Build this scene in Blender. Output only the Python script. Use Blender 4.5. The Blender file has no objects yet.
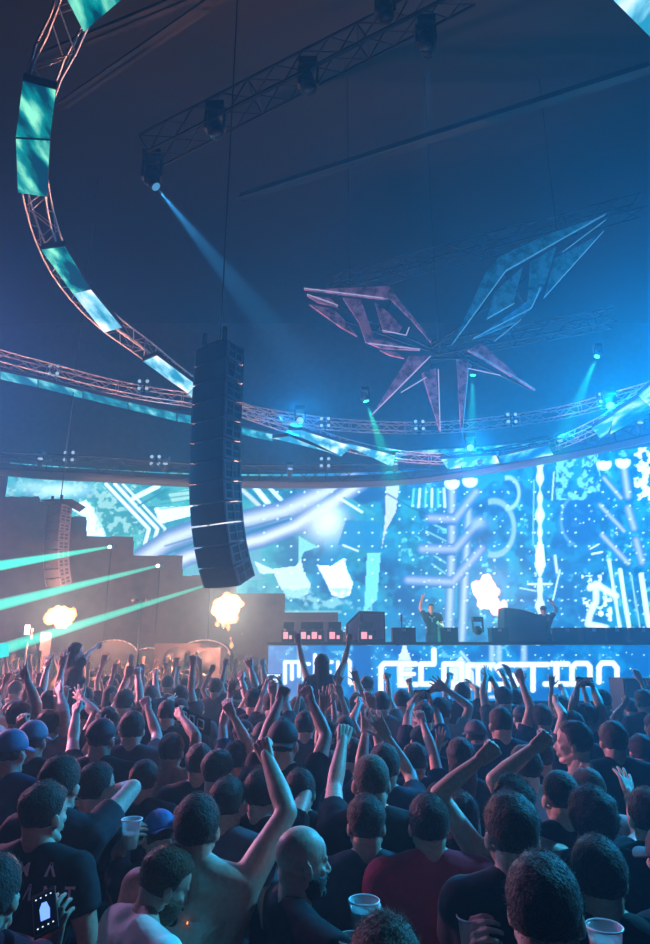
HAZE = .011; HG = .60; HAZEC = (.28, .74, 1, 1); LEDS = .88; BEAM = 4.; EMB = .14; FLAME = 15.; FLE = 1400.; LASER = 2.6; WASH = 1.4; EXPO = 0.; VB = 1; UPW = 370
import bpy, bmesh, math, random
import numpy as np
from mathutils import Vector, Matrix, Euler, noise as mnoise
from mathutils.bvhtree import BVHTree
random.seed(7); RNG = np.random.default_rng(11)
PI = math.pi
scene = bpy.context.scene
COL = scene.collection
V = Vector

# ------------------------------------------------------------------ camera
F = 629.0; PITCH = math.radians(15.8); CAMZ = 2.28
cp, sp_ = math.cos(PITCH), math.sin(PITCH)
CAM = V((0, 0, CAMZ))
cam_data = bpy.data.cameras.new('camera'); cam = bpy.data.objects.new('camera', cam_data); COL.objects.link(cam)
cam.location = CAM; cam.rotation_euler = (PI / 2 + PITCH, 0, 0)
cam_data.sensor_fit = 'VERTICAL'; cam_data.sensor_height = 36; cam_data.lens = 36 * F / 944
cam_data.clip_start = 0.05; cam_data.clip_end = 200
scene.camera = cam

def ray(x, y):
    """world direction with unit depth along the view axis"""
    u = (x - 325) / F; v = (472 - y) / F
    return V((u, cp - sp_ * v, sp_ + cp * v))
def atd(x, y, d): return CAM + ray(x, y) * d
def atY(x, y, Y):
    r = ray(x, y); return CAM + r * (Y / r.y)
def atZ(x, y, Z):
    r = ray(x, y); return CAM + r * ((Z - CAMZ) / r.z)
def proj_np(P):
    """n x 3 world points to the frame"""
    d = P - np.array(CAM)
    dep = d[:, 1] * cp + d[:, 2] * sp_
    up = -d[:, 1] * sp_ + d[:, 2] * cp
    return 325 + F * d[:, 0] / dep, 472 - F * up / dep, dep
def ray_sphere(px, c, r, sgn=1):
    d = ray(*px).normalized(); t = d.dot(c - CAM); q = CAM + d * t; k = (q - c).length
    if k >= r: return c + (q - c) * (r / k)
    return q + d * (sgn * math.sqrt(r * r - k * k))

# ------------------------------------------------------------------ materials
MATS = {}
def mat(name, color=(.5, .5, .5), rough=.6, metal=0., bump=0., bscale=40., var=0., objcol=False, spec=.5, sheen=0., emit=None, es=0.):
    if name in MATS: return MATS[name]
    m = bpy.data.materials.new(name); m.use_nodes = True; nt = m.node_tree; N = nt.nodes; L = nt.links
    b = N['Principled BSDF']; b.inputs['Roughness'].default_value = rough; b.inputs['Metallic'].default_value = metal
    b.inputs['Specular IOR Level'].default_value = spec
    if sheen: b.inputs['Sheen Weight'].default_value = sheen
    if emit:
        b.inputs['Emission Color'].default_value = (*emit, 1); b.inputs['Emission Strength'].default_value = es
    tc = N.new('ShaderNodeTexCoord'); n = N.new('ShaderNodeTexNoise'); n.inputs['Scale'].default_value = bscale; n.inputs['Detail'].default_value = 4
    L.new(tc.outputs['Object'], n.inputs['Vector'])
    mix = N.new('ShaderNodeMix'); mix.data_type = 'RGBA'; mix.blend_type = 'MULTIPLY'; mix.inputs[0].default_value = 1
    if objcol:
        oi = N.new('ShaderNodeObjectInfo'); L.new(oi.outputs['Color'], mix.inputs[6])
    else: mix.inputs[6].default_value = (*color, 1)
    mr = N.new('ShaderNodeMapRange'); mr.inputs[1].default_value = .3; mr.inputs[2].default_value = .7
    mr.inputs[3].default_value = 1 - var; mr.inputs[4].default_value = 1 + var
    L.new(n.outputs['Fac'], mr.inputs[0]); L.new(mr.outputs[0], mix.inputs[7]); L.new(mix.outputs[2], b.inputs['Base Color'])
    if bump:
        bp = N.new('ShaderNodeBump'); bp.inputs['Strength'].default_value = bump; bp.inputs['Distance'].default_value = .01
        L.new(n.outputs['Fac'], bp.inputs['Height']); L.new(bp.outputs[0], b.inputs['Normal'])
    MATS[name] = m; return m
def emat(name, color, s, attr=None):
    m = bpy.data.materials.new(name); m.use_nodes = True; nt = m.node_tree; N = nt.nodes
    N.clear(); o = N.new('ShaderNodeOutputMaterial'); e = N.new('ShaderNodeEmission')
    e.inputs[0].default_value = (*color, 1); e.inputs[1].default_value = s
    if attr:
        a = N.new('ShaderNodeAttribute'); a.attribute_name = attr; nt.links.new(a.outputs['Color'], e.inputs[0])
    nt.links.new(e.outputs[0], o.inputs[0]); MATS[name] = m; return m
SKIN = mat('skin', rough=.5, objcol=True, var=.12, bump=.15, bscale=60)
CLOTH = mat('cotton', rough=.85, objcol=True, var=.1, bump=.5, bscale=14, spec=.25)
HAIR = mat('hair', rough=.62, objcol=True, var=.35, bump=.8, bscale=110, spec=.22, sheen=.18)
CAPM = mat('cap_cloth', rough=.7, objcol=True, var=.1, bump=.2)
DENIM = mat('denim', (.02, .025, .05), rough=.85, var=.2, bump=.3)
ALU = mat('truss_aluminium', (.55, .55, .58), rough=.35, metal=.9, var=.1)
BLK = mat('black_painted_metal', (.015, .015, .018), rough=.55, var=.2)
STEEL = mat('dark_steel', (.03, .034, .04), rough=.5, metal=.6, var=.2)
GRILLE = mat('speaker_grille', (.05, .048, .055), rough=.6, var=.15, bump=.4, bscale=120)
CAB = mat('speaker_cabinet', (.035, .034, .04), rough=.5, var=.1, bump=.1)
DRAPE = mat('black_drape', (.05, .042, .05), rough=.95, var=.3, bump=.5, bscale=3)
CONC = mat('dark_concrete', (.04, .04, .045), rough=.8, var=.3, bump=.3, bscale=5)

# ------------------------------------------------------------------ mesh building
class MB:
    def __init__(s): s.v = []; s.f = []; s.n = 0
    def add(s, v, f):
        s.v.append(np.asarray(v, float).reshape(-1, 3)); s.f += [tuple(i + s.n for i in q) for q in f]; s.n += len(s.v[-1]); return s
    def merge(s, o):
        if o.n: s.add(np.vstack(o.v), o.f)
        return s
    def V(s): return np.vstack(s.v) if s.v else np.zeros((0, 3))
    def mesh(s, name, smooth=True):
        me = bpy.data.meshes.new(name); me.from_pydata(s.V().tolist(), [], s.f); me.update()
        if smooth: me.polygons.foreach_set('use_smooth', [True] * len(me.polygons))
        return me
    def box(s, c, h, R=None):
        v = np.array([[x, y, z] for x in (-1, 1) for y in (-1, 1) for z in (-1, 1)], float) * np.array(h)
        if R is not None: v = v @ np.array(R).T
        return s.add(v + np.array(c), [(0, 1, 3, 2), (4, 6, 7, 5), (0, 4, 5, 1), (2, 3, 7, 6), (0, 2, 6, 4), (1, 5, 7, 3)])
    def tube(s, p, q, r0, r1=None, n=8, cap=True):
        r1 = r0 if r1 is None else r1
        p = np.array(p, float); q = np.array(q, float); d = q - p; l = np.linalg.norm(d)
        if l < 1e-6: return s
        d /= l; a = np.array([0, 0, 1.]) if abs(d[2]) < .9 else np.array([1., 0, 0]); u = np.cross(d, a); u /= np.linalg.norm(u); w = np.cross(d, u)
        t = np.linspace(0, 2 * PI, n, endpoint=False); ring = np.cos(t)[:, None] * u + np.sin(t)[:, None] * w
        f = [(i, (i + 1) % n, n + (i + 1) % n, n + i) for i in range(n)]
        if cap: f += [tuple(range(n))[::-1], tuple(range(n, 2 * n))]
        return s.add(np.vstack([p + ring * r0, q + ring * r1]), f)
    def caps(s, p, q, r0, r1, n=14, k=4, ay=1.):
        """tapered capsule"""
        p = np.array(p, float); q = np.array(q, float); d = q - p; l = np.linalg.norm(d)
        d = d / l if l > 1e-6 else np.array([0, 0, 1.])
        a = np.array([0, 0, 1.]) if abs(d[2]) < .9 else np.array([1., 0, 0]); u = np.cross(d, a); u /= np.linalg.norm(u); w = np.cross(d, u)
        t = np.linspace(0, 2 * PI, n, endpoint=False); ring = np.cos(t)[:, None] * u + np.sin(t)[:, None] * w
        vs = [p - d * r0]
        for i in range(1, k + 1):
            e = PI / 2 * (1 - i / k); vs.append(p - d * r0 * math.sin(e) + ring * r0 * math.cos(e))
        for i in range(k + 1):
            e = PI / 2 * i / k
            if i < k: vs.append(q + d * r1 * math.sin(e) + ring * r1 * math.cos(e))
        vs.append(q + d * r1)
        V_ = np.vstack([np.atleast_2d(x) for x in vs]); m = 2 * k; f = []
        for i in range(n): f.append((0, 1 + (i + 1) % n, 1 + i))
        for j in range(m - 1):
            for i in range(n):
                a0 = 1 + j * n; f.append((a0 + i, a0 + (i + 1) % n, a0 + n + (i + 1) % n, a0 + n + i))
        a0 = 1 + (m - 1) * n; e = len(V_) - 1
        for i in range(n): f.append((a0 + i, a0 + (i + 1) % n, e))
        return s.add(V_, f)
    def ell(s, c, r, R=None, n=18, m=12):
        v = [[0, 0, -1]]
        for j in range(1, m):
            e = -PI / 2 + PI * j / m
            for i in range(n): v.append([math.cos(e) * math.cos(2 * PI * i / n), math.cos(e) * math.sin(2 * PI * i / n), math.sin(e)])
        v.append([0, 0, 1]); v = np.array(v) * np.array(r)
        if R is not None: v = v @ np.array(R).T
        f = [(0, 1 + (i + 1) % n, 1 + i) for i in range(n)]
        for j in range(m - 2):
            for i in range(n):
                a = 1 + j * n; f.append((a + i, a + (i + 1) % n, a + n + (i + 1) % n, a + n + i))
        a = 1 + (m - 2) * n; e = len(v) - 1; f += [(a + i, a + (i + 1) % n, e) for i in range(n)]
        return s.add(v + np.array(c), f)
    def lathe(s, prof, c=(0, 0, 0), n=24):
        t = np.linspace(0, 2 * PI, n, endpoint=False); vs = []
        for r, z in prof: vs.append(np.stack([np.cos(t) * r, np.sin(t) * r, np.full(n, z)], 1))
        f = [(j * n + i, j * n + (i + 1) % n, (j + 1) * n + (i + 1) % n, (j + 1) * n + i) for j in range(len(prof) - 1) for i in range(n)]
        return s.add(np.vstack(vs) + np.array(c), f)
    def prism(s, pts, off):
        """closed polygon pts (3D list) extruded by vector off"""
        a = np.array(pts, float); n = len(a); f = [tuple(range(n)), tuple(range(2 * n - 1, n - 1, -1))]
        f += [(i, n + i, n + (i + 1) % n, (i + 1) % n) for i in range(n)]
        return s.add(np.vstack([a, a + np.array(off)]), f)

def remesh(mb, vox, smooth=4, fac=.5):
    """one continuous skin grown over overlapping closed shapes"""
    me = mb.mesh('tmp', False); o = bpy.data.objects.new('tmp', me); COL.objects.link(o)
    r = o.modifiers.new('r', 'REMESH'); r.mode = 'VOXEL'; r.voxel_size = vox; r.adaptivity = 0
    if smooth:
        s = o.modifiers.new('s', 'SMOOTH'); s.iterations = smooth; s.factor = fac
    dg = bpy.context.evaluated_depsgraph_get(); ev = o.evaluated_get(dg); em = ev.to_mesh()
    v = np.empty(len(em.vertices) * 3); em.vertices.foreach_get('co', v)
    f = [tuple(p.vertices) for p in em.polygons]
    ev.to_mesh_clear(); bpy.data.objects.remove(o); bpy.data.meshes.remove(me)
    out = MB(); out.add(v.reshape(-1, 3), f); return out
def xf(mb, M):
    M = np.array(M); v = mb.V(); out = MB(); f = mb.f
    if np.linalg.det(M[:3, :3]) < 0: f = [q[::-1] for q in f]
    out.add(v @ M[:3, :3].T + M[:3, 3], f); return out

def obj(name, me, m=None, parent=None, loc=None, color=None):
    if isinstance(me, MB): me = me.mesh(name)
    o = bpy.data.objects.new(name, me); COL.objects.link(o)
    if m is not None and not me.materials: me.materials.append(m)
    if parent is not None: o.parent = parent
    if loc is not None: o.location = loc
    if color is not None: o.color = (*color, 1)
    return o
def flat(o):
    o.data.polygons.foreach_set('use_smooth', [False] * len(o.data.polygons)); return o
def tag(o, label=None, cat=None, group=None, kind=None):
    if label: o['label'] = label
    if cat: o['category'] = cat
    if group: o['group'] = group
    if kind: o['kind'] = kind
    return o
def empty(name, loc, label, cat, group=None, rz=0):
    o = bpy.data.objects.new(name, None); COL.objects.link(o); o.location = loc; o.rotation_euler.z = rz; o.empty_display_size = .1
    return tag(o, label, cat, group)
def struct(name, mb, m):
    return flat(tag(obj(name, mb, m), kind='structure'))
# ------------------------------------------------------------------ human figures
def build_hand(pose, vox=.0042):
    """right hand: wrist at the origin, fingers along +z, palm faces +y, thumb on -x"""
    mb = MB()
    bases = [(-.033, .0, .088), (-.011, .0, .094), (.011, .0, .091), (.031, .0, .083)]
    lens = [(.040, .025, .020), (.044, .029, .021), (.041, .027, .021), (.032, .020, .018)]
    for (x, y, z), r in zip(bases, (.0115, .0115, .011, .0105)):
        mb.caps((x * .55, 0, .0), (x, y, z), .017, r + .001)
    mb.ell((0, .004, .05), (.036, .014, .045)); mb.ell((-.026, .010, .035), (.016, .014, .03)); mb.caps((0, 0, -.03), (0, 0, .01), .026, .024)
    bends = {'fist': [(85, 100, 60)] * 4, 'open': [(6, 8, 5), (3, 6, 4), (4, 8, 5), (8, 10, 6)], 'relaxed': [(20, 28, 18), (26, 32, 20), (30, 35, 22), (34, 36, 22)],
             'grip': [(38, 48, 30), (40, 50, 32), (42, 50, 32), (44, 50, 32)], 'point': [(4, 5, 4), (85, 98, 60), (85, 98, 60), (85, 98, 60)],
             'horns': [(4, 5, 4), (85, 98, 60), (85, 98, 60), (4, 8, 4)], 'peace': [(4, 5, 4), (4, 5, 4), (85, 98, 60), (85, 98, 60)]}[pose]
    spread = {'open': (-14, -4, 5, 15), 'peace': (-12, 8, 2, 4), 'horns': (-10, 0, 0, 12)}.get(pose, (-3, -1, 1, 3))
    for (b, l, bd, s) in zip(bases, lens, bends, spread):
        p = V(b); ang = 0
        for L_, a, r in zip(l, bd, (.0098, .0088, .0078)):
            ang += math.radians(a); sr = math.radians(s)
            d = V((math.sin(sr), math.sin(ang), math.cos(ang) * math.cos(sr))); q = p + d.normalized() * L_
            mb.caps(p, q, r, r * .93, n=10, k=3); p = q
    th = {'fist': [(-.024, .012, .03), (-.036, .034, .055), (-.022, .046, .074), (-.002, .048, .078)],
          'grip': [(-.024, .012, .02), (-.05, .03, .045), (-.052, .055, .068), (-.042, .072, .082)],
          'open': [(-.022, .006, .02), (-.055, .014, .045), (-.078, .018, .072), (-.09, .018, .096)],
          'relaxed': [(-.022, .008, .02), (-.046, .022, .045), (-.056, .035, .072), (-.056, .04, .095)]}
    t = th.get(pose, th['fist'])
    for a, b, r in zip(t, t[1:], (.0145, .0115, .0095)): mb.caps(a, b, r, r * .88, n=10, k=3)
    return remesh(mb, vox, 2, .5)

def build_head(vox=.0048, fem=False, beard=False):
    """facing +y, crown at z=.123, chin at z=-.113"""
    mb = MB(); w = .94 if fem else 1
    mb.ell((0, -.014, .034), (.0765 * w, .096, .0885), n=28, m=20)
    mb.ell((0, .026, -.022), (.063 * w, .062, .078), n=24, m=16)
    mb.ell((0, .050, .036), (.055, .036, .055))                      # forehead
    mb.caps((-.032, .074, .019), (.032, .074, .019), .0125, .0125)    # brow
    for s in (-1, 1):
        mb.caps((s * .055 * w, -.01, -.05), (s * .022, .058, -.095), .021, .019)   # jaw
        mb.ell((s * .040, .060, -.020), (.020, .018, .016))            # cheekbone
        mb.ell((s * .030, .069, .0), (.0135, .0135, .0105))            # eyelid
        R = Euler((.25, 0, s * -.45)).to_matrix()
        mb.ell((s * .082 * w, -.010, -.010), (.0065, .019, .031), R)
        mb.ell((s * .079 * w, -.002, -.028), (.008, .012, .014), R)
        mb.ell((s * .011, .096, -.034), (.009, .010, .008))            # nostril wing
    mb.caps((0, .082, .012), (0, .106, -.026), .0075, .0112)
    mb.ell((0, .105, -.030), (.0115, .012, .0095))
    mb.ell((0, .082, -.055), (.028, .014, .018))
    mb.ell((0, .090, -.0585), (.023, .009, .0052)); mb.ell((0, .088, -.0705), (.020, .010, .0062))
    mb.ell((0, .070, -.098), (.022, .019, .016))
    nr = .054 if fem else .066
    mb.caps((0, -.022, -.05), (0, -.022, -.19), nr, nr * .92, n=20)
    mb.ell((0, -.05, -.03), (.052, .045, .06))
    return remesh(mb, vox, 2, .5)

HANDS = {}; HEADS = {}
def hand(pose, lod):
    k = (pose, lod)
    if k not in HANDS: HANDS[k] = build_hand(pose, {0: .0042, 1: .0062, 2: .010}[lod])
    return HANDS[k]
def head(fem, lod):
    k = (fem, lod)
    if k not in HEADS: HEADS[k] = build_head({0: .0046, 1: .0075, 2: .013}[lod], fem)
    return HEADS[k]

def sstep(a, b, x): t = np.clip((x - a) / (b - a), 0, 1); return t * t * (3 - 2 * t)
def build_hair(style, lod, seed=0):
    """hair in head space; the shell sinks under the skin where no hair grows"""
    rs = np.random.default_rng(seed); n, m = {0: (64, 40), 1: (40, 26), 2: (22, 16)}[lod]
    out = MB()
    mb = MB(); mb.ell((0, 0, 0), (1, 1, 1), n=n, m=m); u = mb.V()
    x, y, z = u[:, 0], u[:, 1], u[:, 2]
    base = np.stack([x * .078, y * .098, z * .0895], 1); base[:, 1] -= .014; base[:, 2] += .034
    ze = base[:, 2]; ye = base[:, 1]
    # hairline: forehead, temple, nape
    front = sstep(.075, .045, ye) * 1.0 + sstep(.075, .095, ze) * .9
    front = np.clip(front, 0, 1); side = np.clip(sstep(.035, .012, ye + .25 * (.03 - ze)) + sstep(.055, .08, ze), 0, 1)
    low = sstep(-.052, -.035, ze + np.maximum(0, ye) * .55)
    mask = front * side * low
    nz = np.array([mnoise.noise(V((a * 3.1 + seed, b * 3.1, c * 3.1))) for a, b, c in u])
    nf = np.array([mnoise.noise(V((a * 11 + seed, b * 11, c * 11))) for a, b, c in u])
    T = {'short': .011, 'buzz': .004, 'fade': .015, 'curly': .026, 'long': .016, 'tousled': .022, 'bun': .012, 'receding': .006}[style]
    th = T * (1 + (.6 if lod else .3) * nz) + (.006 if style in ('curly', 'tousled') else .0035 if lod else .0018) * nf
    if style in ('fade', 'tousled'): th = th * (.22 + .78 * sstep(.0, .075, ze)) + .002
    if style == 'receding': mask = mask * sstep(.05, .02, ye)
    th = th * mask - .012 * (1 - mask)
    P = base + u * th[:, None]; out.add(P, mb.f)
    if style in ('long', 'bun'):
        k = MB(); yb = -.085
        if style == 'long':
            for i in range(11):
                a = -1.15 + 2.3 * i / 10; xx = .082 * math.sin(a); yy = -.014 - .09 * math.cos(a)
                k.caps((xx * .9, yy * .9, .03), (xx * 1.05, yy - .005, -.12 - .03 * rs.random()), .022, .020, n=10)
                k.caps((xx * 1.05, yy - .005, -.12), (xx * 1.1, yy - .015, -.27 - .05 * rs.random()), .022, .009, n=10)
        else:
            k.ell((0, -.125, .06), (.038, .036, .038)); k.caps((0, -.14, .05), (0, -.15, -.17), .026, .012)
        k = remesh(k, {0: .007, 1: .010, 2: .016}[lod], 2); v = k.V()
        out.add(v, k.f)
    if lod == 0 and style != 'buzz' or (lod == 1 and style in ('curly', 'tousled')):
        cnt = {0: 2600, 1: 420}[lod]; ok = np.where(mask > .6)[0]
        pick = rs.choice(ok, cnt); L0 = {'curly': .012, 'tousled': .016, 'long': .010}.get(style, .0065)
        for i in pick:
            p = P[i] + rs.normal(0, .0035, 3); d = u[i] * .7 + rs.normal(0, .45, 3) + np.array([0, -.25, .35]); d /= np.linalg.norm(d)
            q = p + d * L0 * rs.uniform(.5, 1.2); a = np.cross(d, [0.3, .5, .8]); a /= np.linalg.norm(a) + 1e-9; b = np.cross(d, a); r = .00075
            p = p - d * .004
            out.add([p + a * r, p - a * r * .5 + b * r, p - a * r * .5 - b * r, q], [(0, 1, 3), (1, 2, 3), (2, 0, 3)])
    return out
def build_cap(lod, back=False, brim=True):
    mb = MB(); n, m = (48, 28) if lod == 0 else (30, 18)
    e = MB(); e.ell((0, 0, 0), (1, 1, 1), n=n, m=m); u = e.V(); z = u[:, 2]
    base = np.stack([u[:, 0] * .078, u[:, 1] * .098, z * .0895], 1); base[:, 1] -= .014; base[:, 2] += .034
    line = .022; w = sstep(line - .008, line + .002, base[:, 2])
    seam = .0012 * (np.abs(np.sin(np.arctan2(u[:, 0], u[:, 1]) * 3)) < .1)
    mb.add(base + u * ((.014 - seam) * w - .014 * (1 - w))[:, None], e.f)
    mb.ell((0, -.014, .139), (.007, .007, .005), n=10, m=6)
    if brim:
        s = -1 if back else 1; pts = []
        for i in range(13):
            a = -1.05 + 2.1 * i / 12; pts.append((.075 * math.sin(a) * 1.05, s * (.070 * math.cos(a)) - .014 + s * .0, .030 - .006 * abs(a)))
        for i in range(13):
            a = 1.05 - 2.1 * i / 12; pts.append((.078 * math.sin(a), s * (.10 + .068 * math.cos(a)) - .014, .018 - .022 * abs(math.sin(a)) ** 2))
        v = np.array(pts); f = []
        for i in range(12): f.append((i, i + 1, 24 - i, 25 - i))
        v2 = v.copy(); v2[:, 2] -= .004
        mb.add(v, f); mb.add(v2, [q[::-1] for q in f])
        n_ = len(v); o = [(i, (i + 1) % n_, n_ + (i + 1) % n_, n_ + i) for i in range(n_)]; mb.add(np.vstack([v, v2]), o)
    return mb
def build_beard(lod=0):
    mb = MB(); mb.ell((0, .022, -.048), (.066, .062, .072), n=36, m=24)
    v = mb.V(); u = v - np.array((0, .022, -.048)); 
    m_ = sstep(-.012, -.04, v[:, 2] + .0 * v[:, 1]) * sstep(-.03, -.005, v[:, 1]); mouth = np.exp(-((v[:, 0] / .022) ** 2 + ((v[:, 2] + .064) / .008) ** 2)) * (v[:, 1] > .05)
    s = 1 + (.16 * m_ - .3 * (1 - m_)) - mouth * .35; w = MB(); w.add(np.array((0, .022, -.048)) + u * s[:, None], mb.f)
    w.caps((-.024, .094, -.050), (.024, .094, -.050), .006, .006); w.ell((0, .079, -.098), (.026, .021, .022)); return w

ARMS = {  # elbow, wrist in body space for the right side
    'down': ((.27, -.02, 1.17), (.26, .09, .93)), 'bent': ((.28, .02, 1.18), (.14, .24, 1.26)), 'cup': ((.27, .04, 1.19), (.22, .30, 1.28)),
    'up': ((.25, .10, 1.68), (.22, .16, 1.93)), 'upin': ((.27, .10, 1.66), (.10, .16, 1.87)), 'upout': ((.36, .08, 1.63), (.46, .13, 1.87)),
    'fwd': ((.24, .25, 1.52), (.20, .42, 1.72)), 'high': ((.21, .05, 1.71), (.17, .07, 1.97)), 'half': ((.33, .14, 1.36), (.27, .24, 1.60)),
    'phone': ((.26, .24, 1.48), (.10, .34, 1.70)), 'wave': ((.38, .05, 1.50), (.36, .10, 1.76))}

def figure(root, yaw, H, A, lod, fem=False, build=1., lean=(0, 0), head_rot=(0, 0, 0), sit=False, floor=0., bare=False, sleeve=.5, seed=0, tank=False):
    """joints are laid out in the body frame; returns meshes in the root frame"""
    rs = random.Random(seed)
    s = (H - floor) / 1.78 if not sit else 1.0 * (.95 if fem else 1)
    zoff = 0 if not sit else (H - floor) - 1.78 * s
    Rz = Matrix.Rotation(yaw, 3, 'Z'); R0 = V((root[0], root[1], floor))
    lx, ly = lean
    def J(x, y, z):
        if z > .95:
            k = z - .95; x += lx * k; y += ly * k; z -= .5 * (lx * lx + ly * ly) * k
        return V((x * s, y * s, z * s + zoff))
    def W(p): return R0 + Rz @ p
    def inv(w): return Rz.transposed() @ (w - R0)
    nb_ = J(0, -.005, 1.50); fx = .35 * ly; Rh = Euler((head_rot[0] - fx, head_rot[1], 0)).to_matrix()
    bw = build * (.9 if fem else 1); L1, L2 = .30 * s, .265 * s
    body = MB(); shirt = MB(); infl = .014
    def both(fn, sh=True, dr=infl):
        fn(body, 0)
        if sh: fn(shirt, dr)
    both(lambda m, e: m.ell(J(0, -.005, .96), (.158 * bw * s + e, .108 * bw * s + e, .11 * s + e)))
    both(lambda m, e: m.ell(J(0, 0, 1.10), (.138 * bw * s + e, .10 * bw * s + e, .15 * s + e)))
    both(lambda m, e: m.ell(J(0, -.002, 1.27), (.158 * bw * s + e, .112 * bw * s + e, .17 * s + e)))
    both(lambda m, e: m.caps(J(-.105 * bw, -.005, 1.40), J(.105 * bw, -.005, 1.40), .088 * s + e, .088 * s + e))
    if not fem:
        for q in (-1, 1):
            both(lambda m, e: m.ell(J(q * .072, -.075, 1.345), (.062 * s + e, .04 * s + e, .085 * s + e)))      # shoulder blade
            both(lambda m, e: m.ell(J(q * .065, .075, 1.345), (.07 * s + e, .04 * s + e, .06 * s + e)))        # chest
            both(lambda m, e: m.caps(J(q * .045, -.07, 1.0), J(q * .05, -.075, 1.25), .035 * s + e, .04 * s + e))
    else:
        for q in (-1, 1): both(lambda m, e: m.ell(J(q * .068, .085, 1.30), (.055 * s + e, .05 * s + e, .055 * s + e)))
    hands_info = []; joints = {}
    for side, q in (('L', -1), ('R', 1)):
        spec = A.get(side, 'down'); sh = J(q * .190 * bw, -.005, 1.462)
        if isinstance(spec, str) or isinstance(spec[0], str):
            key, hk = (spec, None) if isinstance(spec, str) else spec
            e, w = ARMS[key]; jt = lambda: rs.uniform(-.03, .03)
            up = w[2] > 1.5
            if up: sh = J(q * .172 * bw, -.0, 1.475)
            e = J(q * (e[0] + jt()), e[1] + jt(), e[2] + jt()); w = J(q * (w[0] + jt()), w[1] + jt(), w[2] + jt())
            e = sh + (e - sh).normalized() * L1; w = e + (w - e).normalized() * L2
            hk = hk or {'down': 'relaxed', 'bent': 'relaxed', 'cup': 'grip', 'phone': 'grip'}.get(key) or rs.choice(['fist', 'open', 'fist', 'point', 'relaxed'])
            hd = (w - e).normalized()
        else:
            epx, hpx, hk = spec[:3]; se, shn = (spec[3], spec[4]) if len(spec) > 4 else (1, 1)
            if hpx[1] < epx[1]: sh = J(q * .175 * bw, -.0, 1.465)
            ew = ray_sphere(epx, W(sh), L1, se); hw = ray_sphere(hpx, ew, L2 + .075 * s, shn)
            e = inv(ew); hd = (inv(hw) - e).normalized(); w = e + hd * L2
        joints[side] = (sh, e, w, hd)
        bf = 1 + (bw - 1) * .8; r_ = (.8 if fem else 1) * s * bf
        tr = J(q * .06, -.03, 1.515)
        both(lambda m, e_: m.caps(tr, sh, .054 * r_ + e_ * .6, .060 * r_ + e_))
        both(lambda m, e_: m.caps(nb_ + Rh @ (J(q * .012, -.02, 1.565 - e_ * 4.2) - nb_), J(q * .10, -.02, 1.50), .040 * r_ + e_, .05 * r_ + e_ * .7))
        shirt.caps(J(q * .02, -.03, 1.475), J(q * .09, -.02, 1.475), .062 * r_ + infl, .062 * r_ + infl)
        both(lambda m, e_: m.caps(J(q * .11 * bw, -.01, 1.32), sh, .075 * r_ + e_, .062 * r_ + e_))
        body.caps(sh, sh + (e - sh) * .5, .060 * r_, .052 * r_); body.caps(sh + (e - sh) * .4, e, .052 * r_, .041 * r_)
        body.caps(e, e + (w - e) * .35, .041 * r_, .043 * r_); body.caps(e + (w - e) * .35, w, .043 * r_, .0275 * r_)
        body.caps(w, w + hd * .02 * s, .027 * r_, .024 * r_)
        if not bare and not tank:
            k = sleeve; pe = sh + (e - sh) * min(k, 1.0); shirt.caps(sh, sh, .066 * r_ + infl, .066 * r_ + infl)
            shirt.tube(sh, pe, .064 * r_ + infl, (.056 if k < .9 else .046) * r_ + infl * 1.3, n=18)
            if k > 1: shirt.caps(pe, e, .045 * r_ + infl, .045 * r_ + infl); shirt.tube(e, e + (w - e) * (k - 1), .045 * r_ + infl, .032 * r_ + infl, n=18)
        hands_info.append((q, hk, w, hd, s * (.9 if fem else 1)))
    # legs
    legs = MB()
    for q in (-1, 1):
        if sit:
            hp = J(q * .09, 0, .93); kn = J(q * .16, .36, .86); an = J(q * .12, .34, .44); to = an + V((0, .14, -.03))
        else:
            hp = J(q * .09, 0, .92); kn = J(q * .11, .03, .5); an = J(q * .12, -.02, .09); to = J(q * .14, .15, .045)
        for m, e in ((body, 0), (legs, .014)):
            m.caps(hp, kn, .088 * s * bw + e, .058 * s + e); m.caps(kn, (kn + an) / 2 + V((0, -.01, 0)), .056 * s + e, .055 * s + e); m.caps((kn + an) / 2, an, .053 * s + e, .038 * s + e)
            if e: m.ell(J(0, -.005, .95), (.16 * bw * s + e, .11 * bw * s + e, .09 * s + e))
        body.caps(an + V((0, -.02, -.03 * s)), to, .042 * s, .034 * s)
    vox = {0: .0095, 1: .014, 2: .022}[lod]
    B = remesh(body, vox, 5, .5)
    # head
    hc = J(0, .01, 1.657); hc = nb_ + Rh @ (hc - nb_)
    HM = Matrix.Translation(hc) @ Euler((head_rot[0] - fx, head_rot[1], head_rot[2])).to_matrix().to_4x4() @ Matrix.Scale(s * (1.0 if not fem else .96), 4)
    B.merge(xf(head(fem, lod), HM))
    for q, hk, w, hd, hs in hands_info:
        z = hd.normalized(); pn = V((0, 1, .12)); y = (pn - z * pn.dot(z))
        if y.length < .3: pn = V((-q, .3, 0)); y = pn - z * pn.dot(z)
        if z.z < -.2: pn = V((-q, 0, 0)); y = pn - z * pn.dot(z)
        if hk == 'grip' and abs(z.z) < .8: pn = V((-q, 0, 0)); y = pn - z * pn.dot(z)
        y.normalize(); x = y.cross(z)
        M = Matrix((x, y, z)).transposed().to_4x4(); M.translation = w
        B.merge(xf(hand(hk, lod), M @ Matrix.Diagonal((q * hs, hs, hs, 1)).to_4x4()))
    S = None
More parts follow.
